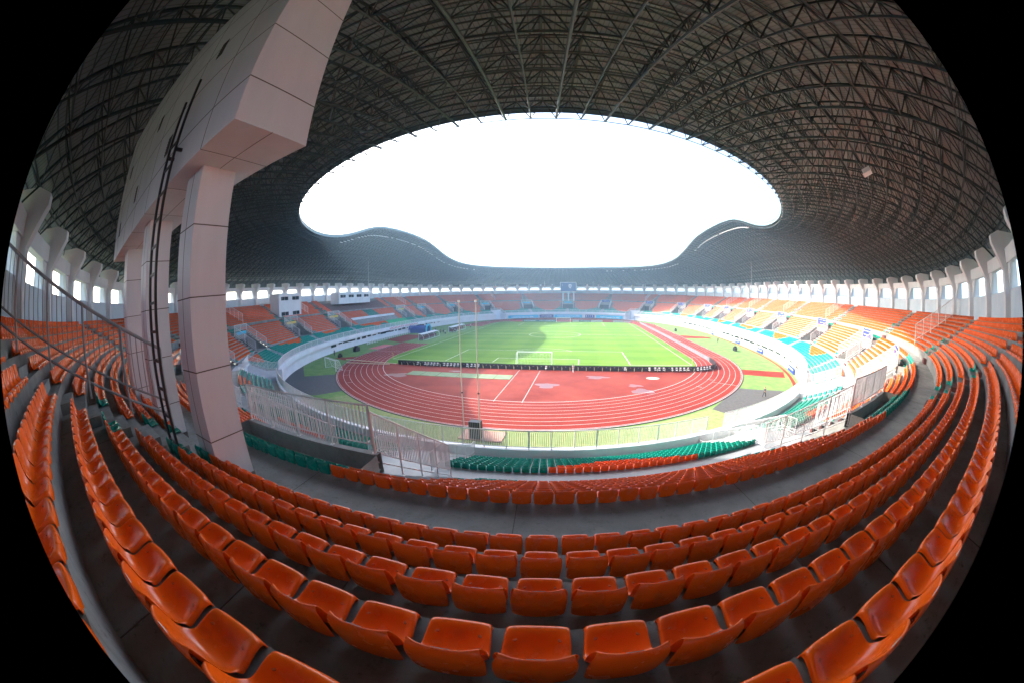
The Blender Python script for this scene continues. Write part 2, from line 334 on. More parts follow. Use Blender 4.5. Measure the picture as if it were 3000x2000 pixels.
# apron patches
disc('access_road', ASPH, [(36.5, -71.2), (44.5, -73.8), (47, -76), (31, -92.5), (25.5, -83.8)], -0.012)
disc('access_road', ASPH, [(-52, -66.5), (-43, -74.6), (-37, -70.6), (-33.5, -74.8), (-27.2, -80.5), (-30, -84.5), (-44, -85)], -0.012)
disc('red_path', TRACKM, [(44, -56.6), (54.5, -60), (51.5, -65.2), (42.5, -61.4)], -0.012)
disc('red_path', TRACKM, [(46, 3.6), (58, -.5), (58, -5), (46, -5.4)], -0.012)
disc('red_path', TRACKM, [(-46, -57), (-51.5, -55), (-47, -52), (-44, -49)], -0.012)
disc('red_path', TRACKM, [(-46.9, -26), (-57, -20), (-57, -5), (-46.9, -5)], -0.012)
disc('technical_area_turf', TURF, [(-47.4, -25.6), (-36.3, -27.0), (-36.3, 30), (-46.2, 30)], 0.018)
disc('near_apron_grass', TURF2, [tuple(p) for p in off(np.linspace(R(250), R(291), 60), 0.4)]+[tuple(p) for p in off(np.linspace(R(291), R(250), 60), -10.2)], -0.008)
disc('far_apron_track', TRACKM, [tuple(p) for p in off(np.linspace(R(60), R(122), 60), 0.5)], -0.008)
disc('warning_track_edge', TRACKM, [tuple(p) for p in off(np.linspace(R(-62), R(60), 120), 0.5)]+[tuple(p) for p in off(np.linspace(R(60), R(-62), 120), -0.35)], -0.006)
for i_, (cx_, cy_, rx_, ry_) in enumerate([(4.4, -69.8, 2.3, 2.1), (12.6, -63.6, 2.6, 1.5), (18.7, -69.0, 1.6, 1.1), (19.4, -72.2, 2.5, 1.7), (-24, -67.5, 3.2, 2.0), (-14, -62, 1.6, .8)]):
    aa = np.linspace(0, 2*PI, 40)[:-1]; rx_ *= .72; ry_ *= .72; wob = 1+0.22*np.sin(3*aa+i_)+0.13*np.sin(5*aa+2*i_)
    disc('puddle', mat('puddle_water', (0.17, 0.07, 0.065), 0.4, (0.13, 0.045, 0.04), 1.2, spec=0.4), np.c_[cx_+rx_*wob*np.cos(aa), cy_+ry_*wob*np.sin(aa)], 0.012)

# ------------------------------------------------------------------ grandstand
st = empty('grandstand'); tag(st, 'oval concrete grandstand ringing the pitch with white outer pillars', 'grandstand')
m_front = MB(); m_low = MB(); m_mid = MB(); m_upp = MB()
for inside, phs in spans(GATE, 3.2, 4):
    if not inside:
        sweep(m_front, [(1.75, -0.1), (1.75, 2.45), (1.1, 2.45), (1.1, ZK), (1.65, ZK), (1.65, ZF)], phs)
        sweep(m_low, [(1.65, ZF)]+rows_profile(LOW, ZF, 9.57), phs)
    else:
        sweep(m_front, [(0.4, 0.0), (7.6, 0.02), (7.6, 4.9), (7.1, 4.9), (7.1, ZL), (9.57, ZL)], phs)
        for pe, sg in ((phs[0], -1), (phs[-1], 1)):
            prof = [(0.8, ZK)]+rows_profile(LOW, ZK, 7.6)
            sweep_side = np.array([P3(pe, d, max(z, ZK)+0.02) for d, z in prof]); base_ = sweep_side.copy(); base_[:, 2] = 0
            k = len(prof); i = np.arange(k-1); m_front.add(np.concatenate([sweep_side, base_]), np.stack([i, i+1, i+1+k, i+k], 1))
for inside, phs in spans(VOMR, VH, 12.5):
    if not inside: sweep(m_mid, rows_profile(MID, ZL, 19.62), phs)
    else:
        sweep(m_mid, [(9.57, ZL), (15.25, ZL), (15.25, 7.9)], phs)
        sweep(m_mid, [(15.05, 8.9), (15.05, 9.6), (15.3, 9.6), (15.3, 8.97), (16.13, 8.97), (16.13, 9.434), (16.95, 9.434), (16.95, ZC), (19.62, ZC)], phs)
        sweep(m_mid, [(15.05, 8.9), (15.25, 8.9), (15.25, 7.9)], phs)
        for pe in (phs[0], phs[-1]):
            prof = [(9.5, 5.32), (15.3, 8.95)]; top = np.array([P3(pe, d, z) for d, z in prof]); bot = top.copy(); bot[:, 2] = ZL
            tvec = np.array([*(front(pe)[1][::-1]*np.array([-1, 1])), 0])*0.1
            m_mid.add(np.concatenate([top+tvec, top-tvec, bot+tvec, bot-tvec]), [(0, 1, 3, 2), (0, 4, 5, 1), (2, 3, 7, 6), (0, 2, 6, 4), (1, 5, 7, 3)])
            m_mid.add(np.array([P3(pe, 15.3, ZL), P3(pe, 15.3, 9.6), P3(pe, 17, 9.6), P3(pe, 17, ZL)]), [(0, 1, 2, 3)])
sweep(m_upp, rows_profile(UPP, ZC, DW+0.3), np.linspace(0, 2*PI, 721))
for mb_, nm, mt in ((m_front, 'front_wall', WHITE), (m_low, 'lower_terrace', CONCW), (m_mid, 'middle_terrace', CONC), (m_upp, 'upper_terrace', CONCD)):
    mb_.build(nm, mt, st)
for k in range(150):
    ph = 2*PI*k/150; 
    if abs(math.degrees(ph)-270) > 45: continue
    p, n = front(ph); t = np.array([-n[1], n[0]]); jt = MB(); jt.obox((*(p+n*18.3), ZC+.002), (*(t*.008), 0), (*(n*1.3), 0), (0, 0, .002)); jt.build('floor_joint', SEAM, st)
for d_, z_ in UPP[:8]:
    for k in range(7):
        v = R(266.5+2.15*k+rng.uniform(-.2, .2)); p, n = front(v); t = np.array([-n[1], n[0]]); jt = MB(); jt.obox((*(p+n*(d_+.44)), z_+.002), (*(t*.005), 0), (*(n*.4), 0), (0, 0, .002)); jt.build('floor_joint', SEAM, st)
# outer wall: parapet, lintel
ow = MB(); full = np.linspace(0, 2*PI, 481)
sweep(ow, [(29.3, 14.8), (29.3, 17.5), (29.6, 17.5), (29.6, 10)], full); ow.build('outer_parapet_wall', WALLBL, st)
def zout(ph): return 21.55-1.05*np.cos(2*(np.asarray(ph)-PI/2))
def zbeam(ph): return 19.65-0.45*np.cos(2*(np.asarray(ph)-PI/2))
lt = MB(); fz = zbeam(full); k = len(full); rings = [P3(full, 28.9, fz), P3(full, 28.9, fz+1.05), P3(full, 29.6, fz+1.05), P3(full, 29.6, fz), P3(full, 28.9, fz)]
i = np.arange(k-1); lt.add(np.concatenate(rings), np.concatenate([np.stack([i+a*k, i+1+a*k, i+1+(a+1)*k, i+(a+1)*k], 1) for a in range(4)])); lt.build('ring_beam', WHITE, st)
def zin(ph):
    a = np.degrees(np.arccos(np.clip(np.abs(np.cos(ph)), 0, 1)))
    return np.interp(a, [0, 6, 12, 16, 20, 25, 30, 35, 40, 45, 50, 60, 90], [39.5, 39.4, 39.0, 38.6, 37.8, 36.2, 34.2, 32.4, 31.1, 30.3, 29.8, 29.5, 29.5])
NP_ = 84
for k in range(NP_):
    s0 = arc(29)[-1]*(k+0.5)/NP_; ph = float(ph_of(s0, 29)); p, n = front(ph); t = np.array([-n[1], n[0]]); zt = float(zbeam(ph))
    prof = [(30.6, 10), (28.5, 10), (28.5, zt-.5), (27.05, zt+1.35), (27.05, zt+1.9), (28.2, zt+2.3), (30.6, zt+2.3)]
    hw = 0.4; V = []
    for sg in (-1, 1): V += [(*(p+n*d+t*hw*sg), z) for d, z in prof]
    m_ = len(prof); mb = MB(); mb.add(V, [(i, (i+1) % m_, (i+1) % m_+m_, i+m_) for i in range(m_)]); T_ = []
    for o_, flip in ((0, False), (m_, True)):
        for tri in ((0, 1, 2), (0, 2, 6), (2, 5, 6), (2, 3, 5), (3, 4, 5)):
            tr = [o_+q for q in tri]; T_.append(tr[::-1] if flip else tr)
    mb.t.append(np.array(T_))
    for sg in (-1, 1):       # haunch between pillar and beam, part of the pillar casting
        pa = float(ph_of(s0+sg*0.40, 29)); pb = float(ph_of(s0+sg*1.7, 29)); A = [P3(pa, 29.1, zt-2.0), P3(pa, 29.1, zt), P3(pb, 29.1, zt)]; B = [P3(pa, 29.5, zt-2.0), P3(pa, 29.5, zt), P3(pb, 29.5, zt)]
        mb.add(A+B, Q=[(0, 2, 5, 3)], T=[(0, 1, 2), (3, 5, 4)])
    mb.build('pillar', WHITE, st)

# ------------------------------------------------------------------ roof
rf = empty('stadium_roof'); tag(rf, 'dark green steel space frame roof ring with corrugated sheet above', 'roof')
NR, NM = 230, 15
DI, DO = -3.0, 30.5
def zroof(ph, t):     # t 0 outer .. 1 inner ; lower chord height
    a, b = zout(ph), zin(ph); return a+(b-a)*t**0.92+1.5*np.sin(PI*t)
def depth(t): return 1.0+1.7*np.sin(PI*np.clip(t, 0, 1))**0.7
s_in = arc(DI)[-1]*np.arange(NR)/NR; phr = ph_of(s_in, DI)
t_ = np.linspace(0, 1, NM+1); LN = np.zeros((NM+1, NR, 3))
for i, t in enumerate(t_): LN[i] = P3(phr, DO+(DI-DO)*t, zroof(phr, t))
ph2 = ph_of(s_in+arc(DI)[-1]/NR/2, DI); UN = np.zeros((NM, NR, 3))
for i in range(NM):
    t = (t_[i]+t_[i+1])/2; UN[i] = P3(ph2, DO+(DI-DO)*t, zroof(ph2, t)+depth(t))
rl = lambda X: np.roll(X, -1, axis=1)
lc = MB(); thick = np.where(np.arange(NR) % 2 == 0, 0.11, 0.07)
lc.tubes(LN[:-1], LN[1:], np.broadcast_to(thick, (NM, NR)).reshape(-1), 5); lc.tubes(LN[1:-1:2], rl(LN[1:-1:2]), 0.065, 4); lc.tubes(LN[2:-1:2], rl(LN[2:-1:2]), 0.055, 4); lc.build('lower_chords', STEEL, rf)
uc = MB(); uc.tubes(UN[:-1], UN[1:], 0.10, 4); uc.tubes(UN, rl(UN), 0.07, 4); uc.build('upper_chords', STEEL, rf)
wb = MB()
for L_ in (LN[:-1], LN[1:]): wb.tubes(L_, UN, 0.055, 3); wb.tubes(rl(L_), UN, 0.055, 3)
wb.build('web_bracing', STEEL, rf)
et = MB(); et.tubes(LN[-1], np.roll(LN[-1], -1, axis=0), 0.045, 5); et.build('edge_cable', STEEL, rf)
# deck
NDK = 40; phd = np.linspace(0, 2*PI, 601); V = []; UVs = []
for i in range(NDK+1):
    t = i/NDK*1.0; V.append(P3(phd, DO+1.0+(DI-0.1-DO-1.0)*t, zroof(phd, t)+depth(t)+0.42)); UVs.append(np.c_[s_of(phd[:-1].tolist()+[2*PI-1e-6], 14)*1.0, np.full(len(phd), i)])
V = np.array(V); b = len(phd); i, j = np.meshgrid(np.arange(NDK), np.arange(b-1), indexing='ij')
dk = MB(); dk.add(V.reshape(-1, 3), np.stack([i*b+j, i*b+j+1, (i+1)*b+j+1, (i+1)*b+j], -1).reshape(-1, 4)); dk.build('roof_deck', DECK, rf, uv=np.array(UVs).reshape(-1, 2))
ef = MB(); o0 = V[0].copy(); o1 = o0.copy(); o1[:, 2] = zbeam(phd)+0.93; k = len(o0); i = np.arange(k-1); ef.add(np.concatenate([o0, o1]), np.stack([i, i+1, i+1+k, i+k], 1)); ef.build('eave_fascia', MATS['corrugated_sheet'], rf)
pu = MB(); W = V[:, ::2].copy(); W[..., 2] -= 0.12
pu.tubes(W[:, :-1], W[:, 1:], 0.05, 4); pu.build('purlins', STEEL, rf)
gt = MB(); fasc = V[-1].copy(); A_ = fasc.copy(); A_[:, 2] -= 0.75; k = len(fasc); i = np.arange(k-1); gt.add(np.concatenate([fasc, A_]), np.stack([i, i+1, i+1+k, i+k], 1)); gt.build('edge_fascia', mat('blue_grey_fascia', (0.10, 0.17, 0.19), 0.5), rf)

# ------------------------------------------------------------------ seats
def seat_shell():
    # profile: y forward (towards pitch) negative local; local frame: x across, y towards the back, z up
    prof = [(-0.006, -0.035, .170), (-0.016, 0.03, .178), (0.0, 0.074, .180), (0.045, 0.082, .184), (0.13, 0.040, .188), (0.24, 0.020, .193), (0.325, 0.038, .199), (0.372, 0.12, .207), (0.388, 0.20, .212), (0.402, 0.29, .209), (0.412, 0.345, .190), (0.424, 0.362, .176), (0.438, 0.345, .192), (0.446, 0.27, .212), (0.443, 0.17, .212), (0.436, 0.08, .207), (0.425, 0.0, .202)]
    us = np.linspace(-1, 1, 11); V = []
    for i, (y, z, hw) in enumerate(prof):
        for x in us:
            e = abs(x)**3; zz = z; yy = y
            if 2 <= i <= 6: zz += 0.05*e*(1 if i > 3 else 0.2)
            if i < 4: yy += 0.02*e
            if i > 5: yy -= 0.05*e*(1 if i < 12 else .45)
            if 9 <= i <= 12: zz -= 0.018*e
            if i > 14: zz += 0.01*e
            V.append((x*hw, yy, zz))
    n = len(us); m = len(prof); Q = [(i*n+j, i*n+j+1, (i+1)*n+j+1, (i+1)*n+j) for i in range(m-1) for j in range(n-1)]
    for sg, c0 in ((-1, 0), (1, n-1)):
        s0 = len(V)
        for i in range(7):
            x0, y0, z0 = V[i*n+c0]; V.append((x0+sg*0.007, y0, z0-(0.05 if i > 1 else .02)))
        for i in range(6):
            q = (i*n+c0, (i+1)*n+c0, s0+i+1, s0+i); Q.append(q if sg < 0 else q[::-1])
    me = bpy.data.meshes.new('seat_tmp'); me.from_pydata(V, [], Q); me.update(); return me
def seat_mesh(levels, name, m):
    me = seat_shell(); o = bpy.data.objects.new('tmp', me); col.objects.link(o)
    s = o.modifiers.new('s', 'SOLIDIFY'); s.thickness = 0.012; s.offset = -1
    if levels: ss = o.modifiers.new('d', 'SUBSURF'); ss.levels = levels; ss.render_levels = levels
    dg = bpy.context.evaluated_depsgraph_get(); ev = o.evaluated_get(dg); res = bpy.data.meshes.new_from_object(ev); res.name = name
    bpy.data.objects.remove(o); res.materials.clear(); res.materials.append(m)
    res.polygons.foreach_set('use_smooth', np.ones(len(res.polygons), bool)); return res
def to_local_frame(ph, d, z):       # seats: local y = outward normal
    p, n = front(ph); return p+n*np.asarray(d)[..., None], n
MID_PROF = [(-0.015, -0.02, .18), (0.0, 0.08, .18), (0.15, 0.055, .185), (0.335, 0.06, .195), (0.39, 0.2, .203), (0.41, 0.335, .185), (0.424, 0.36, .165), (0.444, 0.32, .19), (.444, .17, .203), (.415, 0.0, .18)]
def lod_seat(level):
    if level == 1:
        us = [-1, -.75, 0, .75, 1]; pr = MID_PROF
    else:
        us = [-1, 1]; pr = [(-0.01, -0.02, .185), (0.0, 0.08, .185), (0.34, 0.06, .19), (0.415, 0.36, .185), (0.44, 0.0, .19)]
    V = []
    for i, (y, z, hw) in enumerate(pr):
        for x in us: e = abs(x)**3; V.append((x*hw, y-((0.04 if i < 7 else .015)*e if y > .36 else 0), z+(0.03*e if (0.1 < y < .36 and level == 1) else 0)))
    n = len(us); Q = [(i*n+j, i*n+j+1, (i+1)*n+j+1, (i+1)*n+j) for i in range(len(pr)-1) for j in range(n-1)]
    if level == 1:
        s0 = len(V)
        for y, z, hw in pr: V.append((-hw, y+0.03, z-0.05)); 
        s1 = len(V)
        for y, z, hw in pr: V.append((hw, y+0.03, z-0.05))
        for i in range(len(pr)-1): Q.append((i*n, (i+1)*n, s0+i+1, s0+i)); Q.append((i*n+n-1, s1+i, s1+i+1, (i+1)*n+n-1))
    return np.array(V), np.array(Q)

PITCHW = 0.455
allseats = []      # (x, y, z, nx, ny, colour, rowkey, index)
def nearest_vom(ph, d):
    L = np.abs(np.stack([lateral(ph, v, d) for v in VOMR])); return L.min(0)
def gate_dist(ph, d): return np.abs(np.stack([lateral(ph, v, d) for v in GATE])).min(0)
ROWS = [('low', i, d, z) for i, (d, z) in enumerate(LOW)]+[('mid', i, d, z) for i, (d, z) in enumerate(MID)]+[('upp', i, d, z) for i, (d, z) in enumerate(UPP)]
PH0 = R(273.85)
AISLE = {}
for key, i, d, z in ROWS:
    L = arc(d+.2)[-1]; n = int(L/PITCHW); s = s_of(PH0, d+.2)+np.arange(n)*L/n; idx = np.arange(n); idx = np.where(idx > n/2, idx-n, idx)
    ph = ph_of(s, d+.2); lat = nearest_vom(ph, d+.2); gd = gate_dist(ph, d+.2)
    vip = (ph > VIP[0]) & (ph < VIP[1])
    nr = (ph > R(252)) & (ph < R(287))
    if key == 'low': keep = (lat > np.where(nr, 2.3, .9)) & (gd > 3.7)
    elif key == 'mid':
        keep = (lat > 5.0) if i < 8 else (lat > -1)
    else: keep = (lat > 1.15)
    zz = z+np.zeros(n)
    lim = np.interp(lat, [0, 4, 5.5, 7, 8.5, 10.5], [11.4, 8.0, 6.2, 5.3, 4.9, 4.6]) + 0.35*np.sin(ph*40)
    teal = zz < lim
    if key == 'upp': teal = (lat < 2.1) & (i < 4) & (i != 2)
    if key == 'mid' and i >= 8: teal = (lat < 3.5)
    if key == 'low' and i < 2: teal[:] = True
    colr = np.where(teal, 1, 0); colr = np.where(vip & (key == 'upp'), 2, colr)
    if key == 'upp': keep &= ~(vip & (i > 6))
    vip2 = (ph > R(166)) & (ph < R(194))
    if key == 'mid':
        keep &= ~(vip2 & (i < 4)); colr = np.where(vip2 & (i == 4), 4, colr)
        colr = np.where(vip2 & (i > 4), np.where((ph > R(175)) & (ph < R(182)), 1, 0), colr)
    if key == 'low': colr = np.where((ph > R(165)) & (ph < R(179)), 3, colr)
    p, nn = to_local_frame(ph, np.full(n, d), z)
    for a in np.nonzero(keep)[0]: allseats.append((p[a, 0], p[a, 1], z, nn[a, 0], nn[a, 1], int(colr[a]), (key, i), int(idx[a]), float(ph[a])))
S = np.array([a[:6] for a in allseats]); print('seats', len(S))
cp = np.array(CAM); D = S[:, :3]+np.array([0, 0, .2])-cp; DIST = np.linalg.norm(D, axis=1)
fv = np.array(f); rv = np.array(r2); uv_ = np.array(u2); dn = D/DIST[:, None]; th = np.arccos(np.clip(dn@fv, -1, 1)); RR = 2*1003*np.sin(th/2)
aa = dn@rv; bb = dn@uv_; hh = np.hypot(aa, bb)+1e-9; PX = 1500+RR*aa/hh; PY = 1000-RR*bb/hh
inframe = (PX > -60) & (PX < 3060) & (PY > -40) & (PY < 2090) & (th < R(99))
size = np.where(inframe, 1/DIST, 0)
ORD = ['', 'first', 'second', 'third', 'fourth', 'fifth', 'sixth', 'seventh', 'eighth', 'ninth', 'tenth']
indiv = set()
indiv = set(np.argsort(-size)[:300].tolist())
seat_lo = {0: ORANGE, 1: TEAL}
SM = {(c, l): seat_mesh(l, 'seat_shell', seat_lo[c]) for c in (0, 1) for l in (1, 2)}
BOLT = mat('bolt_cap', (0.55, 0.09, 0.01), 0.5); BOLTT = mat('teal_bolt_cap', (0.0, 0.16, 0.12), 0.5)
bolt_me = {}
for c, mt in ((0, BOLT), (1, BOLTT)):
    bmx = bmesh.new(); bmesh.ops.create_cone(bmx, cap_ends=True, segments=16, radius1=0.016, radius2=0.014, depth=0.006); me = bpy.data.meshes.new('bolt_cap'); bmx.to_mesh(me); bmx.free(); me.materials.append(mt); bolt_me[c] = me
bmx = bmesh.new(); bmesh.ops.create_cone(bmx, cap_ends=True, segments=20, radius1=0.013, radius2=0.013, depth=0.004)
for v in bmx.verts: v.co.x += math.copysign(0.011, v.co.x)
hole_me = bpy.data.meshes.new('drain_hole'); bmx.to_mesh(hole_me); bmx.free(); hole_me.materials.append(BLACK)
st_b = MB(); st_b.obox((0, 0, 0), (0.045, 0, 0), (0, 0.001, 0), (0, 0, 0.016)); stick = st_b.build('number_sticker', mat('sticker', (0.6, 0.62, 0.63), 0.6)); stick_me = stick.data; bpy.data.objects.remove(stick)
_u = 'zeroth first second third fourth fifth sixth seventh eighth ninth tenth eleventh twelfth thirteenth fourteenth fifteenth sixteenth seventeenth eighteenth nineteenth'.split()
_t = {2: 'twent', 3: 'thirt', 4: 'fort', 5: 'fift', 6: 'sixt', 7: 'sevent', 8: 'eight', 9: 'ninet'}
def ordw(i):
    if i < 20: return _u[i]
    if i > 99: return 'hundred and '+ordw(i-100) if i > 100 else 'hundredth'
    return _t[i//10]+('ieth' if i % 10 == 0 else 'y-'+_u[i % 10])
def side(i): return 'at the bottom middle of the photo' if i == 0 else '%s seat %s of the middle' % (ordw(abs(i)), 'right' if i > 0 else 'left')
for a in sorted(indiv):
    x, y, z, nx, ny, c = S[a]; c = int(c); (key, ri) = allseats[a][6]; idx = allseats[a][7]
    rz = math.atan2(ny, nx)-PI/2
    jz = rng.normal(0, 0.012)
    o = empty('stadium_seat', (x, y, z), rz+jz); o.rotation_euler = (rng.normal(0, .008), rng.normal(0, .012), rz+jz)
    cn = 'orange' if c == 0 else 'teal'
    if key == 'upp': wh = '%s row above the walkway' % ORD[ri+1]
    elif key == 'mid': wh = 'row on the walkway edge' if ri == 9 else '%s row below the walkway' % ORD[9-ri]
    else: wh = '%s row of the front block' % ORD[ri+1]
    tag(o, '%s seat, %s, %s' % (cn, wh, side(idx)), 'seat', '%s stadium seats' % cn)
    near = DIST[a] < 7
    sh = bpy.data.objects.new('bucket', SM[(c, 2 if near else 1)]); col.objects.link(sh); sh.parent = o
    if DIST[a] < 9:
        for bx, by in ((-.13, .12), (.13, .12), (-.13, .27), (.13, .27)):
            b_ = bpy.data.objects.new('bolt_cap', bolt_me[c]); col.objects.link(b_); b_.parent = o; b_.location = (bx, by, 0.061 if by < .2 else 0.04)
        h_ = bpy.data.objects.new('drain_hole', hole_me); col.objects.link(h_); h_.parent = o; h_.location = (0, .275, 0.027); h_.rotation_euler = (0.15, 0, 0)
        if DIST[a] < 8:
            k_ = bpy.data.objects.new('number_sticker', stick_me); col.objects.link(k_); k_.parent = o; k_.location = (0, .4135, .34); k_.rotation_euler = (-.22, 0, 0)
rest = np.array([i for i in range(len(S)) if i not in indiv])
for c, nm, mt, lab in ((0, 'distant_orange_seats', ORANGE, 'rows of orange plastic seats filling the far and side stands'), (1, 'distant_teal_seats', TEAL, 'bands of teal plastic seats round the entrances and front rows'), (2, 'distant_maroon_seats', BROWNSEAT, 'dark maroon seats above the main stand'), (3, 'distant_green_seats', mat('bright_green_plastic', (0.0, .42, .16), .4), 'bright green seats in the front block of the main stand'), (4, 'distant_white_seats', WHITESEAT, 'row of white covered seats along the main stand wall')):
    mb = MB()
    for lvl, selm in ((0, DIST[rest] < 16), (1, (DIST[rest] >= 16) & (DIST[rest] < 45)), (2, DIST[rest] >= 45)):
        sel = rest[selm & (S[rest, 5] == c)]
        if not len(sel): continue
        if lvl == 0:
            me_ = SM[(min(c, 1), 1)]; V0 = np.array([v.co[:] for v in me_.vertices]); Q0 = np.array([p_.vertices[:] for p_ in me_.polygons if len(p_.vertices) == 4])
        else: V0, Q0 = lod_seat(lvl)
        s = S[sel]; nx, ny = s[:, 3], s[:, 4]
        X = s[:, 0:1]-(-ny[:, None])*0+V0[None, :, 0]*ny[:, None]+V0[None, :, 1]*nx[:, None]; Y = s[:, 1:2]-V0[None, :, 0]*nx[:, None]+V0[None, :, 1]*ny[:, None]
        Z = s[:, 2:3]+V0[None, :, 2]; V = np.stack([X, Y, Z], -1); Q = (Q0[None]+(np.arange(len(sel))*len(V0))[:, None, None]).reshape(-1, 4); mb.add(V.reshape(-1, 3), Q)
    if mb.n: tag(mb.build(nm, mt, smooth=(c < 2)), lab, 'seats', kind='stuff')

# ------------------------------------------------------------------ aisles (stairs)
def stair(mb, ph, rows, z0, half, mt=0, lat0=0.0):
    zprev = z0
    for k, (d, z) in enumerate(rows):
        p, n = front(ph); t = np.array([-n[1], n[0]]); dd = 0.41
        c = p+n*(d-dd/2)+t*lat0; h = (z-zprev)/2
        mb.obox((*c, zprev+h/2-0.002), (*(t*half), 0), (*(n*dd/2), 0), (0, 0, h/2), mi=mt); zprev = z
def vname(v):
    d = math.degrees(v)
    if abs(d-90.4) < 1: return 'under the far scoreboard'
    if abs(d-269.75) < 1: return 'beside the nearest clad pillar'
    if abs(d-282.4) < 1: return 'in the near right seats'
    if abs(d-258.0) < 1: return 'in the near left seats'
    rs = [78.1, 63.2, 50.1, 36.2, 22.8, 4.0, 341.9, 322.4, 306.2, 292.5]; ls = [103.6, 117.5, 130.6, 145.1, 158.2, 200.9, 218.2, 233.8, 246.2]
    for L, w_ in ((rs, 'right'), (ls, 'left')):
        for i, q in enumerate(L):
            if abs(q-d) < .5: return '%s %s of the far scoreboard' % (ordw(i+1), w_)
for v in VOMR:
    inv_ = VIP[0]-.1 < v < VIP[1]+.1
    rt = empty('aisle_stairs', tuple(P3(v, 19.6, ZC))); D_ = 'upper stairs above the entrance'
    mb = MB(); stair(mb, v, UPP, ZC, 0.75); local(rt, mb.build('steps', MAROON if abs(math.degrees(v)-269.9) > 1 else CONC, None))
    for sg in (-1, 1): mb = MB(); stair(mb, v, MID[:8], ZL, 0.62, 0, sg*(VH+0.72)); local(rt, mb.build('side_steps', MAROON))
    tag(rt, 'maroon stepped aisle above and beside the entrance %s' % vname(v), 'stairs', 'stairs beside the stand entrances')

# ------------------------------------------------------------------ railings
def railing(name, P, h, label, cat='railing', group=None, sp=0.13, post=1.7, m=None, r_top=0.03, r_bar=0.011, low=0.14, mids=(), lods=False, posts=True):
    """P: polyline of base points"""
    m = m or RAILM; P = np.asarray(P, float); seg = np.linalg.norm(np.diff(P, axis=0), axis=1); cum = np.concatenate([[0], np.cumsum(seg)]); L = cum[-1]
    at = lambda s: np.stack([np.interp(s, cum, P[:, k]) for k in range(3)], -1)
    e = empty(name, tuple(P[0])); tag(e, label, cat, group); up = np.array([0, 0, 1.])
    top = MB(); top.path(P+up*h, r_top, 6); local(e, top.build('handrail', m))
    lo = MB(); lo.path(P+up*low, r_top*.7, 5)
    for q in mids: lo.path(P+up*q, r_top*.8, 5)
    local(e, lo.build('lower_rail', m))
    n = max(2, int(L/sp)); s = (np.arange(n)+.5)*L/n; B = at(s); bb_ = MB(); bb_.tubes(B+up*low, B+up*h, r_bar, 4); local(e, bb_.build('balusters', m))
    if posts:
        k = max(1, int(round(L/post)))
        for s_ in np.linspace(0.02, L-0.02, k+1):
            b = at(s_); q = MB(); q.tubes([b], [b+up*h], r_top*1.05, 6); q.obox(b+up*.01, (.06, 0, 0), (0, .06, 0), (0, 0, .01)); local(e, q.build('post', m))
    return e
# front railing round the bowl between the corner gates, broken at the field gate
def seg_pts(a, b, d, z, step=1.2):
    s0, s1 = s_of(a, d), s_of(b, d)
    if s1 < s0: s1 += arc(d)[-1]
    n = max(2, int((s1-s0)/step)+1); ss = np.linspace(s0, s1, n); return P3(ph_of(ss, d), d, z)
cuts = []
gs = sorted([(shift(g_, -3.4, .05), shift(g_, 3.4, .05)) for g_ in GATE]+[(R(281.8), R(283.0))])
fcount = {}
names = ['right side front railing between the corner gates', 'far end front railing below the scoreboard', 'left side front railing below the main stand', 'white front railing at the near end above the dry grass', 'short white front railing right of the field gate']
for i in range(len(gs)):
    a = gs[i][1]; b = gs[(i+1) % len(gs)][0]
    mid = P3(a, 0.05, 2.95); L = (s_of(b, .05)-s_of(a, .05)) % arc(.05)[-1]; nsec = max(1, int(round(L/24)))
    for k in range(nsec):
        aa_ = shift(a, L*k/nsec, .05); bb2 = shift(a, L*(k+1)/nsec, .05); pm_ = P3(shift(a, L*(k+.5)/nsec, .05), .05, 3)
        dist = math.dist(pm_, CAM); far = dist > 60
        side_ = 'near' if pm_[1] < -60 else ('far' if pm_[1] > 55 else ('right' if pm_[0] > 0 else 'left')); fcount[side_] = fcount.get(side_, 0)+1
        railing('front_railing', seg_pts(aa_, bb2, 1.4, ZK), 1.4, '%s white barred front railing section of the %s side, counted anticlockwise' % (ordw(fcount[side_]), side_), 'railing', 'front railings on the %s side' % side_, sp=0.13 if not far else .26, post=1.65 if not far else 4, r_bar=.021 if not far else .03, r_top=.04 if not far else .06)
def slope_pts(ph, lat, ds, zf, dref=12.5):
    out = []
    for d in ds: p, n = front(ph); t = np.array([-n[1], n[0]]); q = p+n*d+t*lat; out.append((*q, zf(d)))
    return out
zmid = lambda d: float(np.interp(d, [9.4, 9.57, 16.95], [5.24, 5.9, 9.95]))
zupp = lambda d: float(np.interp(d, [19.6, 27.3, 29], [10.88, 14.97, 14.97]))
zlow = lambda d: float(np.interp(d, [2.7, 7.4], [3.2, 5.24]))
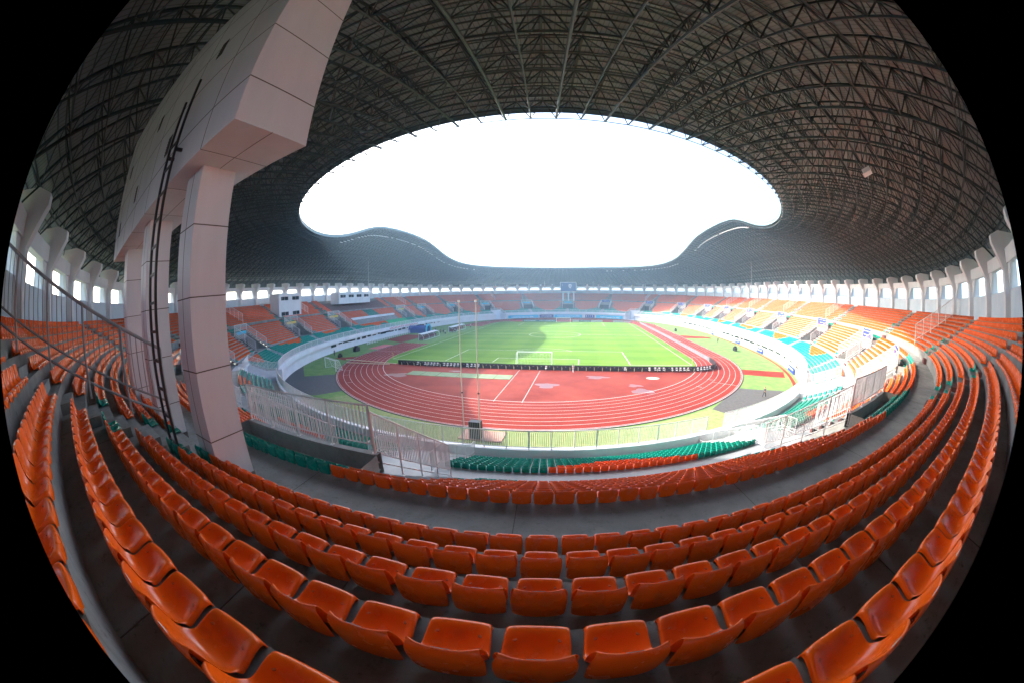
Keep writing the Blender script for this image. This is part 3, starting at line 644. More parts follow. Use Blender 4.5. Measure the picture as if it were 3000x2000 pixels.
for v in VOMR:
    deg = math.degrees(v); p, n = front(v); t = np.array([-n[1], n[0]]); c = P3(v, 15.2, 9.6); dist = math.dist(c, CAM); far = dist > 60
    sd_ = 'right' if c[0] > 20 else ('left' if c[0] < -20 else ('near' if c[1] < 0 else 'far')); ex = vname(v)
    lab = lambda w_: '%s %s' % (w_, ex)
    kw = dict(sp=.14 if not far else .25, r_bar=.021 if not far else .025, r_top=.035 if not far else .05, post=1.7 if not far else 3.6, mids=(.3,))
    H_ = 1.75
    a, b = shift(v, -VH, 15.2), shift(v, VH, 15.2)
    railing('entrance_railing', seg_pts(a, b, 15.18, 9.6, .8), H_-.2, lab('white guard railing over the entrance'), 'railing', 'guard railings over the entrances', low=.3, **{**kw, 'mids': ()})
    for sg in (-1, 1):
        railing('stair_railing', slope_pts(v, sg*VH, [15.1, 9.5], lambda d: float(np.interp(d, [9.5, 15.1], [5.5, 9.0]))), 1.95, lab('%s sloping railing of the entrance' % ('left' if sg > 0 else 'right')), 'railing', 'sloping railings at the entrances', low=.62, **kw)
    # dark doorway
    dw = MB(); dw.add([P3(a, 15.22, 5.26), P3(b, 15.22, 5.26), P3(b, 15.22, 7.9), P3(a, 15.22, 7.9)], [(0, 1, 2, 3)])
    o = dw.build('entrance_doorway', BLACK, st)
    # banner on the outside of the guard rail
    if not (abs(deg-269.75) < 1 or abs(deg-282.4) < 1 or abs(deg-258.0) < 1 or abs(deg-246.2) < 1):
        mtb = BLUEB if (deg > 285 or deg < 60) else (NAVYB if deg < 80 else (CYANB if (deg < 150 or deg > 225) else YELB))
        nm_ = 'entrance_banner'; hz = (9.6, 11.15) if (deg > 285 or deg < 80) else (8.9, 9.6)
        A = seg_pts(shift(v, -2.6, 15), shift(v, 2.6, 15), 15.0, 0, .8); k = len(A); B1 = A.copy(); B2 = A.copy(); B1[:, 2] = hz[0]; B2[:, 2] = hz[1]; bn = MB(); i = np.arange(k-1)
        bn.add(np.concatenate([B1, B2]), np.stack([i, i+1, i+1+k, i+k], 1)); o = bn.build(nm_, mtb)
        cname = {BLUEB.name: 'blue', NAVYB.name: 'navy', CYANB.name: 'cyan', YELB.name: 'yellow'}[mtb.name]
        tag(o, lab('%s banner over the entrance' % cname if cname in ('blue', 'navy') else '%s banner over the entrance' % cname), 'banner', 'entrance banners')
        if cname in ('blue', 'navy'):
            tx = MB()
            for zc, hw_ in ((10.75, 2.3), (10.1, 1.9)):
                for q in np.arange(-hw_, hw_, .3):
                    if rng.random() < .2: continue
                    c0 = P3(shift(v, q, 14.97), 14.97, zc); tx.obox(c0, (*(t*.06), 0), (*(n*.004), 0), (0, 0, .07+.03*rng.random()))
            tx.build('lettering', TXTW, o)
        if deg > 285 or deg < 30:
            ob = MB(); A1 = B1.copy(); A1[:, 2] = 8.95; ob.add(np.concatenate([A1, B1]), np.stack([i, i+1, i+1+k, i+k], 1)); ob.build('lower_strip', mat('orange_cloth', (.7, .25, .08), .7), o)
# tall radial railings on upper aisles
for deg in (297.2, 326.0, 347, 12, 29, 66, 113, 150, 208, 229, 269.05, 284):
    v = R(deg)
    near = abs(deg-269.05) < .1
    ds = [19.75, 27.6, 29.0]
    nb_ = min(range(len(VOMR)), key=lambda i_: abs(math.degrees(VOMR[i_])-deg))
    if deg == 284: continue
    dd = math.dist(P3(v, 24, 13), CAM)
    railing('aisle_barrier', slope_pts(v, 0, ds, zupp), 2.4, 'tall grey stair barrier climbing to the back wall beside the ladder' if near else 'tall white barrier up to the back wall, entrance %s' % vname(VOMR[nb_]), 'railing', None if near else 'tall barriers in the upper seats',
            sp=.235 if near else .3, r_bar=.024 if near else .02, r_top=.05, low=.85 if near else .5, mids=(.45,) if near else (), post=1.75, m=RAILD if near else RAILM)
# corner gate rails
for gi, gph in enumerate(GATE):
    nm = ['far right', 'far left', 'near left', 'near right'][gi]
    for sg in (-1, 1):
        railing('gate_railing', slope_pts(gph, sg*3.35, [1.4, 2.6, 7.3], lambda d: max(ZK, zlow(d)+.1)), 1.35, 'white sloping railing on the %s edge of the %s corner gate' % ('left' if sg > 0 else 'right', nm), 'railing', sp=.13 if gi > 1 else .25, r_bar=.016 if gi > 1 else .03, post=1.8 if gi > 1 else 4)
    railing('gate_railing', slope_pts(gph, -3.3, [7.2], lambda d: ZL)+slope_pts(gph, 3.3, [7.2], lambda d: ZL), 1.3, 'white level railing across the back of the %s corner gate' % nm, 'railing', sp=.13 if gi > 1 else .25, r_bar=.016 if gi > 1 else .03)
# near entrance: descending rails in the lower block beside the centre stairs
for vdeg in (269.75, 282.4, 258.0):
    for sg in (-1, 1):
        pos = {269.75: 'below the clad pillar', 282.4: 'in the near right block', 258.0: 'in the near left block'}[vdeg]
        railing('stair_railing', slope_pts(R(vdeg), sg*2.0, [8.6, 7.3, 2.4, 1.6], lambda d: float(np.interp(d, [1.6, 2.7, 7.4, 8.6], [2.9, 3.0, 5.24, 5.24]))), 1.15, 'white railing %s of the front stairs %s' % ('left' if sg > 0 else 'right', pos), 'railing', sp=.13, r_bar=.016, mids=(.35,))

# ------------------------------------------------------------------ clad pillars and scoreboard box over the near stand
bx = empty('scoreboard_housing', (-2.7, -118.7, 10.1)); tag(bx, 'huge panel clad box on square pillars rising over the near left seats', 'scoreboard')
X0, X1, Y0, Y1, Z0, Z1 = -10.24, 4.84, -119.68, -117.7, 17.4, 23.9
b_ = MB(); b_.box(X0, X1, Y0, Y1, Z0, Z1); local(bx, b_.build('cladding_box', PANEL))
sm = MB(); e = 0.004; sw = 0.012
for z in (18.4, 19.92, 21.45, 22.95):
    sm.box(X1-.01, X1+e, Y0, Y1, z-sw, z+sw); sm.box(X0, X1, Y0-e, Y0+.01, z-sw, z+sw); sm.box(X0, X1, Y1-.01, Y1+e, z-sw, z+sw)
for x in np.arange(X0+1.4, X1, 2.45): sm.box(x-sw, x+sw, Y0-e, Y0+.01, Z0, Z1); sm.box(x-sw*.6, x+sw*.6, Y0, Y1, Z0-e, Z0+.01)
sm.box(X0, X1, (Y0+Y1)/2-sw*.6, (Y0+Y1)/2+sw*.6, Z0-e, Z0+.01); local(bx, sm.build('panel_seams', SEAM))
for x, z in ((1.9, 21.3), (0.0, 19.0), (-3.0, 21.3), (-4.5, 19.0), (-8.2, 21.3), (-8.5, 18.6)):
    lv = MB(); lv.box(x-.16, x+.16, Y0-.012, Y0, z-.32, z+.32); o = local(bx, lv.build('vent', BLACK)); sl = MB()
    for q in np.linspace(-.26, .26, 7): sl.box(x-.14, x+.14, Y0-.03, Y0-.012, z+q-.012, z+q+.012)
    sl.build('louvre', SEAM, o)
for x in (1.75, -3.15, -8.05):
    zb = 10.1; pl = MB(); c = (x+.48, -118.69)
    h = [10.1, 10.55]; pr = empty('pillar_tmp'); bpy.data.objects.remove(pr)
    pl.box(x, x+.96, -119.2, -118.18, 10.4, Z0); o = local(bx, pl.build('clad_pillar', PANEL))
    q = MB()
    for z in (11.47, 13.0, 14.53, 16.06): q.box(x-e, x+.96+e, -119.2-e, -118.18+e, z-sw, z+sw)
    q.box(x+.42, x+.44, -119.2-e, -119.19, 10.4, Z0); s_o = q.build('pillar_seams', SEAM, o)
    q = MB(); q.box(x-.02, x+.98, -119.22, -118.16, 9.85, 10.4); q.build('pillar_base', mat('brown_plinth', (.10, .07, .06), .8, (.2, .16, .14), 3), o)
ld = empty('steel_ladder', (1.55, -119.9, 11.0)); tag(ld, 'black steel ladder fixed upright beside the clad pillar', 'ladder')
for x in (1.27, 1.87): q = MB(); q.box(x-.035, x+.035, -119.94, -119.87, 11.0, 20.1 if x > 1.5 else 19.7); local(ld, q.build('side_rail', DARKMET))
for z in np.arange(11.45, 18.6, .62): q = MB(); q.box(1.27, 1.87, -119.925, -119.885, z-.03, z+.03); local(ld, q.build('rung', DARKMET))
for x in (1.27, 1.87): q = MB(); q.box(x-.03, x+.03, -119.88, -119.66, 18.0, 18.08); local(ld, q.build('bracket', DARKMET))

# ------------------------------------------------------------------ text helper
def text(body, size, m, parent, loc, rot, name='lettering', w=None):
    cu = bpy.data.curves.new(name, 'FONT'); cu.body = body; cu.size = size; cu.align_x = 'CENTER'; cu.align_y = 'CENTER'; cu.extrude = 0.01
    o = bpy.data.objects.new('t', cu); col.objects.link(o); dg = bpy.context.evaluated_depsgraph_get(); me = bpy.data.meshes.new_from_object(o.evaluated_get(dg)); bpy.data.objects.remove(o)
    me.name = name; me.materials.clear(); me.materials.append(m)
    if w and len(me.vertices):
        xs = [v.co.x for v in me.vertices]; k = w/(max(xs)-min(xs))
        for v in me.vertices: v.co.x *= k
    o = bpy.data.objects.new(name, me); col.objects.link(o); o.rotation_euler = rot; o.location = loc
    if parent: local(parent, o)
    return o
FACE = (PI/2, 0, 0)      # reads from -Y

# far scoreboard
sb = empty('scoreboard', (0.4, 107, 10.1)); tag(sb, 'white framed blue video scoreboard on three legs above the far seats', 'scoreboard')
q = MB(); q.box(-5.1, 5.9, 106.8, 108.4, 16.2, 22.7); local(sb, q.build('frame', WHITE))
q = MB(); q.box(-4.7, 5.5, 106.72, 106.8, 16.65, 22.3); scr = local(sb, q.build('screen', mat('screen_blue', (.004, .012, .04), .4, (.005, .03, .12), .5, emit=((.01, .05, .2), .1))))
for x in (-3.2, .4, 4.0): q = MB(); q.box(x-.45, x+.45, 107.1, 108, 10.1, 16.2); local(sb, q.build('leg', WHITE))
q = MB()
sh_ = [(-.9, 1.35), (.9, 1.35), (1.0, .2), (.6, -.8), (0, -1.4), (-.6, -.8), (-1.0, .2)]
q.add([(1.6+x, 106.70, 19.8+z) for x, z in sh_]+[(1.6, 106.70, 19.8)], T=[(i, (i+1) % 7, 7) for i in range(7)]); local(sb, q.build('crest', TXTW))
q = MB(); q.box(1.3, 1.9, 106.66, 106.69, 19.2, 20.6); q.box(1.1, 2.1, 106.66, 106.69, 20.3, 20.5); local(sb, q.build('crest_emblem', NAVYB))
q = MB(); q.box(-3.6, -3.5, 106.68, 106.7, 20.0, 21.2); q.box(-3.9, -3.2, 106.68, 106.7, 20.6, 20.68); local(sb, q.build('screen_mark', TXTW))

# far wall banners (on the recessed wall below the far seats)
def wall_banner(x0, x1, m, txt, lab, z0=.15, z1=1.95, m2=TXTW, y=None):
    yy = [float(np.interp(x, *_far)) for x in (x0, x1)] if y is None else [y, y]; e = empty('wall_banner', ((x0+x1)/2, sum(yy)/2, z0)); tag(e, lab, 'banner')
    q = MB(); q.add([(x0, yy[0], z0), (x1, yy[1], z0), (x1, yy[1], z1), (x0, yy[0], z1)], [(0, 1, 2, 3)]); local(e, q.build('panel', m))
    if txt: text(txt, (z1-z0)*.62, m2, e, ((x0+x1)/2, min(yy)-.04, (z0+z1)/2), (PI/2, 0, math.atan2(yy[1]-yy[0], x1-x0)), w=abs(x1-x0)*.8)
    return e
_a = np.linspace(R(50), R(130), 200); _c = off(_a, 1.2)[::-1]; _far = (_c[:, 0], _c[:, 1]-.15)
wall_banner(-34.5, -17.2, CYANB, '⚽ ASEAN Hyundai Cup 2026'.replace('⚽ ', ''), 'leftmost cyan event banner on the far wall')
wall_banner(-16.8, -8.2, NAVYB, 'HYUNDAI', 'navy banner with one wide word left of the scoreboard legs')
wall_banner(-7.8, 9.6, CYANB, 'ASEAN Hyundai Cup 2026', 'middle cyan event banner behind the far goal')
wb_ = wall_banner(11.5, 17.3, NAVYB, None, 'short navy banner with four white crests')
for x in (12.4, 13.7, 15.0, 16.3):
    q = MB(); yv = float(np.interp(x, *_far))-.04; q.add([(x-.35, yv, 1.6), (x+.35, yv, 1.6), (x+.3, yv, .8), (x, yv, .5), (x-.3, yv, .8)], Q=[(0, 1, 2, 4)], T=[(2, 3, 4)]); local(wb_, q.build('crest', TXTW))
wall_banner(18.2, 34.0, CYANB, 'ASEAN Hyundai Cup 2026', 'rightmost cyan event banner on the far wall')
# far perimeter boards
fb = [(-28.5, -22, REDB, None, 'muted red'), (-21.9, -14, TEALB, 'HYUNDAI', 'dark teal'), (-13.9, -4, TEALB, 'HYUNDAI', 'plain dark teal'), (-3.9, 4.5, REDB, None, 'red'), (4.6, 8, GREYB, None, 'short grey'), (8.1, 14.2, TEALB, 'HYUNDAI', 'second dark teal'), (14.3, 20.5, GREYB, 'DAIKIN'[:0] or None, 'light grey'), (20.6, 26, REDB, None, 'bright red'), (26.1, 31.5, GREYB, None, 'pale grey'), (31.6, 36.0, mat('pinkish_board', (.45, .3, .33), .6), 'YANMAR', 'pinkish')]
for x0, x1, m, tx, cn in fb:
    wall_banner(x0, x1, m, tx, '%s advertising board behind the far goal line, about %s' % (cn, 'left of the goal' if x1 < -3 else ('right of the goal' if x0 > 4 else 'behind the goal')), .05, 1.0, y=57.6)

# fascia lettering STADION PAKANSARI on the left side
for word, deg in (('STADION', 180.6), ('PAKANSARI', 169.5)):
    v = R(deg); p = P3(v, 1.04, 3.0); n = front(v)[1]; e = empty('fascia_lettering', tuple(p)); tag(e, 'red capital letters %s on the left stand fascia' % word, 'sign')
    text(word, 1.0, TXTR, e, tuple(p), (PI/2, 0, math.atan2(n[1], n[0])+PI/2-PI*2), w=11)

# windows under the left slab; on the right, dark boxes standing in for shadowed gaps
for side_c, half_ in ((182, 34), (-8, 44)):
    for k in range(24):
        v = R(side_c-half_+2*half_*k/23)
        if min(abs(float(lateral(np.array(v % (2*PI)), g_, 1))) for g_ in GATE) < 5: continue
        p, n = front(v); t = np.array([-n[1], n[0]]); q = MB(); ww = rng.uniform(.4, 2.4)
        q.obox((*(p+n*1.73), 1.8+.25*rng.random()), (*(t*ww), 0), (*(n*.03), 0), (0, 0, rng.uniform(.15, .4))); q.build('window_or_gap', GLASS, st)
# main stand booths
def booth(dega, degb, d0, d1, z0, z1, nw, lab, two=False):
    a, b = R(dega), R(degb); mid = (a+b)/2; e = empty('commentary_booth', tuple(P3(mid, d0, z0))); tag(e, lab, 'booth')
    p, n = front(mid); t = np.array([-n[1], n[0]]); hwid = abs(lateral(np.array(a), mid, d0))
    c = p+n*(d0+d1)/2; q = MB(); q.obox((*c, (z0+z1)/2), (*(t*hwid), 0), (*(n*(d1-d0)/2), 0), (0, 0, (z1-z0)/2)); local(e, q.build('wall', WHITE))
    for i in range(nw):
        x = -hwid+2*hwid*(i+.5+(0.0))/nw
        for zz_ in ((z0+z1)/2+.7,) if not two else (z1-1.6, z0+.9):
            q = MB(); q.obox((*(p+n*(d0-.02)+t*x), zz_), (*(t*hwid/nw*.62), 0), (*(n*.03), 0), (0, 0, .55)); w_ = local(e, q.build('window_or_gap', GLASS))
            q = MB(); q.obox((*(p+n*(d0-.06)+t*x), zz_), (*(t*.04), 0), (*(n*.02), 0), (0, 0, .55)); q.build('mullion', WHITE, w_)
booth(218.0, 210.6, 20.0, 24, 11, 18.2, 2, 'two storey white booth with four windows left of the main stand', True)
booth(192.6, 173.3, 20.0, 24.5, 13.4, 18.0, 4, 'long white press booth with four windows above the main stand')

for a0_, a1_, w_ in ((166, 194, 'mid'),):
    A = seg_pts(R(a0_), R(a1_), 12.4, ZL, 2.0); kk = len(A); B2 = A.copy(); B2[:, 2] = 7.9; C2 = P3(ph_of(np.linspace(s_of(R(a0_), 12.9), s_of(R(a1_), 12.9), kk), 12.9), 12.9, 7.9); q = MB(); i = np.arange(kk-1)
    q.add(np.concatenate([A, B2, C2]), np.concatenate([np.stack([i, i+1, i+1+kk, i+kk], 1), np.stack([i+kk, i+1+kk, i+1+2*kk, i+2*kk], 1)])); tag(q.build('balcony_wall', WHITE), 'long white balcony wall below the main stand seats', 'wall')
# tunnel, dugouts
def dugout(x, y0, y1, lab):
    e = empty('dugout', (x, (y0+y1)/2, 0)); tag(e, lab, 'dugout'); L = y1-y0
    fr = MB()
    for k in range(4):
        y = y0+L*k/3; pts = [(x+1.0, y, 0), (x+.9, y, 1.2), (x+.2, y, 1.95), (x-.9, y, 2.15)]; fr.path(pts, .06, 5); fr.path([(x-.9, y, 0), (x-.9, y, 2.15)], .06, 5)
    for px, pz in ((1.0, .05), (-.9, .05), (.2, 1.95), (-.9, 2.15)): fr.path([(x+px, y0, pz), (x+px, y1, pz)], .06, 5)
    local(e, fr.build('frame', WHITE))
    rfm = MB(); rfm.add([(x+.9, y0, 1.95), (x+.9, y1, 1.95), (x-.95, y1, 2.2), (x-.95, y0, 2.2)], [(0, 1, 2, 3)]); local(e, rfm.build('canopy', mat('frosted_canopy', (.55, .6, .62), .3)))
    bk = MB(); bk.box(x-.93, x-.88, y0, y1, .1, 2.1); local(e, bk.build('back_panel', mat('smoked_panel', (.16, .12, .14), .3)))
    for y in np.arange(y0+.5, y1-.3, .62):
        s = MB(); s.box(x-.35, x+.1, y-.24, y+.24, .3, .45); s.box(x-.45, x-.35, y-.24, y+.24, .3, 1.05); local(e, s.build('bench_seat', mat('dugout_seat', (.18, .04, .05), .5)))
dugout(-42.5, -20.5, -7.2, 'nearer white framed dugout with rows of seats on the left touchline')
dugout(-41.6, 4.0, 19.2, 'farther white framed dugout on the left touchline')
tn = empty('players_tunnel', (-56, 2, 0)); tag(tn, 'blue fabric players tunnel with light blue arch under the left stand', 'tunnel')
q = MB(); aa_ = np.linspace(0, PI, 9); sec = [(1.9*math.cos(t), 2.9*math.sin(t)**.7) for t in aa_]
V = [(-59.5, 3+dx, dz) for dx, dz in sec]+[(-51.2, 3+dx, dz) for dx, dz in sec]; q.add(V, [(i, i+1, i+10, i+9) for i in range(8)]); local(tn, q.build('cover', mat('blue_fabric', (.01, .05, .25), .7)))
q = MB(); V = []
q.path([(-51, 3+dx*1.15, dz*1.12) for dx, dz in sec], .35, 6); local(tn, q.build('arch', CYANB))

# left service ramp fence (white, horizontal rails)
for nm_, dq, za, zb_, a0, a1 in (('nearer', -2.2, 0.0, 0.0, 205, 176), ('farther', -2.2, 0, 2.6, 166, 140)):
    aph = np.linspace(R(a0), R(a1), 40); z = np.linspace(za, zb_, 40); P = P3(aph, dq, z); e = empty('ramp_fence', tuple(P[0])); tag(e, 'white horizontal railed ramp fence under the left stand, %s run' % nm_, 'fence')
    q = MB()
    for hh_ in (.3, .65, 1.0, 1.35): q.path(P+np.array([0, 0, hh_]), .07, 4)
    local(e, q.build('rails', RAILM)); q = MB(); q.tubes(P[::2], P[::2]+np.array([0, 0, 1.4]), .06, 4); local(e, q.build('fence_posts', RAILM))

# ------------------------------------------------------------------ perimeter board (black back, brackets) and side boards
pb = empty('perimeter_board', (0, -58.4, 0)); tag(pb, 'long black back of the perimeter advertising boards behind the near goal', 'board')
P = [(-29.1, -58.2)]+[(x, -58.4) for x in np.arange(-24, 32, 4)]+[(34, -58.2), (36.3, -57.4), (38.0, -56.2), (39.2, -54.2), (39.6, -52)]+[(40, y) for y in np.arange(-48, 60, 6)]
P = np.array(P); k = len(P); t = np.gradient(P, axis=0); t /= np.linalg.norm(t, axis=1, keepdims=True); n2 = np.stack([t[:, 1], -t[:, 0]], 1)*.05
def wallstrip(P, n2, z0, z1):
    k = len(P); q = MB(); V = np.concatenate([np.c_[P+n2, np.full(k, z0)], np.c_[P+n2, np.full(k, z1)], np.c_[P-n2, np.full(k, z1)], np.c_[P-n2, np.full(k, z0)]]); i = np.arange(k-1)
    Q = np.concatenate([np.stack([i+a*k, i+1+a*k, i+1+b*k, i+b*k], 1) for a, b in ((0, 1), (1, 2), (2, 3))]); q.add(V, Q); return q
nb = 20
local(pb, wallstrip(P[:nb+1], n2[:nb+1], .03, 1.0).build('panel', BLACK))
local(pb, wallstrip(P[nb:], n2[nb:], .03, .95).build('side_panel', mat('grey_screen', (.10, .11, .125), .5, (.17, .18, .2), 1.0)))
br = []
for x in np.arange(-28, 34, 1.55):
    q = MB(); q.obox((x, -58.62, .33), (.06, 0, 0), (0, .03, .01), (0, -.05, .26)); local(pb, q.build('bracket', mat('pale_green_bracket', (.62, .68, .35), .6)))
q = MB()
for x in np.arange(-27.5, 34, .78): q.box(x-.12, x+.12, -58.47, -58.455, .68, .71)
local(pb, q.build('cable_clips', TXTW))
# folding chairs
def chair(x, y, rz):
    e = empty('folding_chair', (x, y, 0), rz); q = MB(); q.box(-.2, .2, -.2, .2, .43, .47); q.build('seat', WHITESEAT, e); q = MB(); q.box(-.2, .2, .2, .23, .62, .92); q.build('backrest', WHITESEAT, e)
    q = MB(); q.tubes([(-.19, -.2, 0), (.19, -.2, 0)], [(-.19, .21, .9), (.19, .21, .9)], .012, 4); q.tubes([(-.19, .25, 0), (.19, .25, 0)], [(-.19, -.15, .45), (.19, -.15, .45)], .012, 4); q.build('frame', DARKMET, e); return e
xs = [-23.8]+[-22.0+.72*k for k in range(5)]+[-17.6+.75*k for k in range(5)]+[-12.6, -11.7, -11.0, -10.3]+[3.1]+[18.2]+[23.0+.85*k for k in range(1)]+[24.2, 25.0, 25.9]+[27.7+.85*k for k in range(5)]+[33.2, 34.0, 34.8, 35.6, 36.4]
for i, x in enumerate(sorted(xs)):
    yy = -59.05 if x < 32 else -59.05+(x-32)**2*.07
    c = chair(x, yy, rng.normal(0, .12)); tag(c, 'white folding chair against the black board, %s from the left' % ordw(i+1), 'chair', 'white folding chairs along the board')

# goals
def goal(y, sg, lab, x=0, w=7.32, h=2.44, rz=0, dep=2.0):
    e = empty('football_goal', (x, y, 0), rz); tag(e, lab, 'goal'); q = MB(); hw = w/2
    for s in (-1, 1): p_ = MB(); p_.tubes([(s*hw, 0, 0)], [(s*hw, 0, h)], .07, 8); p_.build('goalpost', TXTW, e)
    q.tubes([(-hw, 0, h)], [(hw, 0, h)], .07, 8); q.build('crossbar', TXTW, e)
    q = MB()
    for s in (-1, 1): q.path([(s*hw, 0, h), (s*hw, sg*dep*.55, h-.1), (s*hw, sg*dep, 0), (s*hw, 0, 0.03)], .03, 5)
    q.path([(-hw, sg*dep, .03), (hw, sg*dep, .03)], .03, 5); q.build('stanchion', TXTW, e)
    q = MB(); A = []; B = []
    for xx in np.arange(-hw, hw+.01, .3): A += [(xx, 0, h), (xx, sg*dep*.55, h-.1)]; B += [(xx, sg*dep*.55, h-.1), (xx, sg*dep, .03)]
    for tt in np.linspace(0, 1, 9): A.append((-hw, sg*dep*(.55+.45*tt), (h-.1)*(1-tt))); B.append((hw, sg*dep*(.55+.45*tt), (h-.1)*(1-tt)))
    for s in (-1, 1):
        for zz_ in np.arange(.3, h, .3): A.append((s*hw, 0, zz_)); B.append((s*hw, sg*dep*(1-.45*zz_/h), zz_))
        for yy in np.arange(.3, dep*.55, .3): A.append((s*hw, sg*yy, 0)); B.append((s*hw, sg*yy, h-.1))
    q.tubes(A, B, .008, 3); q.build('net', TXTW, e); return e
goal(-52.5, -1, 'near white football goal with net'); goal(52.5, 1, 'far white football goal in front of the scoreboard end')
goal(-67.2, -1, 'small white training goal standing on the left apron', x=-41.8, w=6.2, h=2.3, rz=R(245)+PI/2+PI, dep=1.7)
# corner flags
for x, y in ((34, -52.5), (-34, -52.5)):
    e = empty('corner_flag', (x, y, 0)); tag(e, 'yellow corner flag pole at the near %s corner of the pitch' % ('right' if x > 0 else 'left'), 'corner flag'); q = MB(); q.tubes([(0, 0, 0)], [(0, 0, 1.6)], .03, 5); q.build('pole', mat('yellow_pole', (.7, .6, .1), .5), e)
# two tall poles + base unit
for x in (-1.35, .31):
    e = empty('tall_pole', (x, -92.36, 0)); tag(e, 'tall thin white pole behind the near railing, %s of the pair' % ('left' if x < 0 else 'right'), 'pole', 'pair of tall white poles'); q = MB()
    tp = (.0, 0, 13.8); q.tubes([(0, 0, 0)], [tp], .05, 8); q.build('shaft', mat('cream_pole', (.55, .52, .46), .5), e); q = MB(); q.tubes([(0, 0, 13.6)], [(0, 0, 13.8)], .11, 8); q.build('cap', TXTW, e); q = MB(); q.tubes([(0, 0, 5)], [(0, 0, 5.12)], .1, 8); q.build('joint_ring', DARKMET, e)
e = empty('rubber_mat', (0, -91, 0)); tag(e, 'salmon pink rubber mat under the two tall poles', 'mat'); q = MB(); q.box(-2.2, 2.35, -92.2, -89.6, 0.0, .09); local(e, q.build('surface', mat('salmon_rubber', (.42, .22, .17), .9, (.5, .28, .22), 2)))
e = empty('equipment_case', (-.45, -92, 0)); tag(e, 'black ribbed equipment case between the tall poles', 'case'); q = MB(); q.box(-1.0, .2, -92.0, -91.2, .09, 1.9); local(e, q.build('body', BLACK)); q = MB()
for x in np.arange(-.95, .2, .18): q.box(x, x+.05, -92.04, -92.0, .12, 1.85)
local(e, q.build('ribs', mat('grey_ribs', (.2, .2, .2), .6)))
# green mats on the D, manhole, long beams, crates
for i_, (x0, x1) in enumerate(((-22.5, -19.5), (-19.4, -16.2), (-16.1, -12.2), (-12.1, -8.3), (-8.2, -5.2), (-5.1, -2.3))):
    q = MB(); q.box(x0, x1, -66.8, -63.6, .008, .05); tag(q.build('green_mat', MATG), 'green turf mat on the red surface, number %s from the left' % ['one', 'two', 'three', 'four', 'five', 'six'][i_], 'mat', 'green mats laid in a row')
disc('concrete_patch', mat('patch_concrete', (.5, .48, .42), .8, (.3, .28, .22), 3), [(22.7+1.25*math.cos(t)*1.0, -63.9+.85*math.sin(t)) for t in np.linspace(0, 2*PI, 30)[:-1]], .012)
disc('sand_pit_cover', mat('dusty_rose', (.5, .12, .13), .8), [(-51.4, -39.4), (-47.3, -39.4), (-47.0, -30.8), (-51.3, -30.2)], -.004)
for (a, b, lab) in (((-45.5, -57.0, .25), (-29.4, -58.7, .25), 'farther'), ((-42.5, -60.6, .25), (-30.6, -59.6, .25), 'nearer')):
    q = MB(); q.tubes([a], [b], .09, 4); tag(q.build('yellow_barrier_pole', mat('pale_yellow', (.7, .66, .42), .6)), '%s pale yellow pole laid across the track lanes' % lab, 'barrier')
for x, y, s_, lab in ((-52, -44.2, 1.3, 'black tarpaulin covered stack by the left ramp fence'), (-50.5, -53.6, .8, 'small black case on the left apron'), (54.6, -32.5, 1.1, 'black speaker stack on the right apron'), (49.5, 17.0, 1.0, 'black speaker far along the right apron')):
    e = empty('equipment_stack', (x, y, 0)); tag(e, lab, 'equipment')
    for k in range(3): q = MB(); q.obox((0, (k-1)*.55*s_, .45*s_+.15*(k % 2)), (.35*s_, 0.05, 0), (0, .26*s_, 0), (0, 0, (.45+.2*(k % 2))*s_)); q.build('case', BLACK, e)

# right side wall banners
k = 0
for a0, a1, m, cn in [(335, 331, BLUEB, 'blue'), (312.5, 316.5, BLUEB, 'near blue'), (347, 350.5, BLUEB, 'middle blue'), (10, 12.5, BLUEB, 'far blue'), (317.5, 330, PALEB, 'near pale blue'), (336, 346, PALEB, 'middle pale blue'), (351, 368.5, PALEB, 'long pale blue'), (374, 420, PALEB, 'farthest pale blue')]:
    lo, hi = min(a0, a1), max(a0, a1); A = seg_pts(R(lo) % (2*PI), R(hi) % (2*PI), 1.4, .05, 2.0); kk = len(A); B2 = A.copy(); B2[:, 2] = 1.35; q = MB(); i = np.arange(kk-1); q.add(np.concatenate([A, B2]), np.stack([i, i+1, i+1+kk, i+kk], 1))
    o = q.build('wall_banner', m); tag(o, '%s banner strip along the foot of the right stand' % cn, 'banner')
    if m is BLUEB:
        v = (R(lo)+R(hi))/2; p, n = front(v); t = np.array([-n[1], n[0]]); q = MB()
        for j in range(9): c = p+n*1.36+t*(-1.6+j*.42); q.obox((*c, .75), (*(t*.09), 0), (*(n*.004), 0), (0, 0, .13))
        c = p+n*1.36+t*2.3; q.obox((*c, .75), (*(t*.22), 0), (*(n*.004), 0), (0, 0, .22)); q.build('lettering', TXTW, o)

# floodlights hanging in the roof
fl_me = {}
def flood(ph, d, z, kind, lab, grp, s=1.0):
    e = empty('floodlight', tuple(P3(ph, d, z))); n = front(ph)[1]; e.rotation_euler = (0, 0, math.atan2(n[1], n[0])); tag(e, lab, 'floodlight', grp); e.scale = (s, s, s)
    if not fl_me:
        q = MB(); q.obox((0, 0, -.1), (.3, 0, .1), (0, .32, 0), (-.05, 0, .12)); a = q.build('t', WHITE); fl_me['h'] = a.data; bpy.data.objects.remove(a)
        q = MB(); q.obox((-.06, 0, -.24), (.27, 0, .09), (0, .29, 0), (-.004, 0, .01)); a = q.build('t', LAMPM); fl_me['l'] = a.data; bpy.data.objects.remove(a)
        q = MB(); q.tubes([(0, 0, 0)], [(0, 0, .5)], .03, 4); a = q.build('t', STEEL); fl_me['b'] = a.data; bpy.data.objects.remove(a)
    for nm, kk in (('housing', 'h'), ('lens', 'l'), ('bracket', 'b')): o = bpy.data.objects.new(nm, fl_me[kk]); col.objects.link(o); o.parent = e
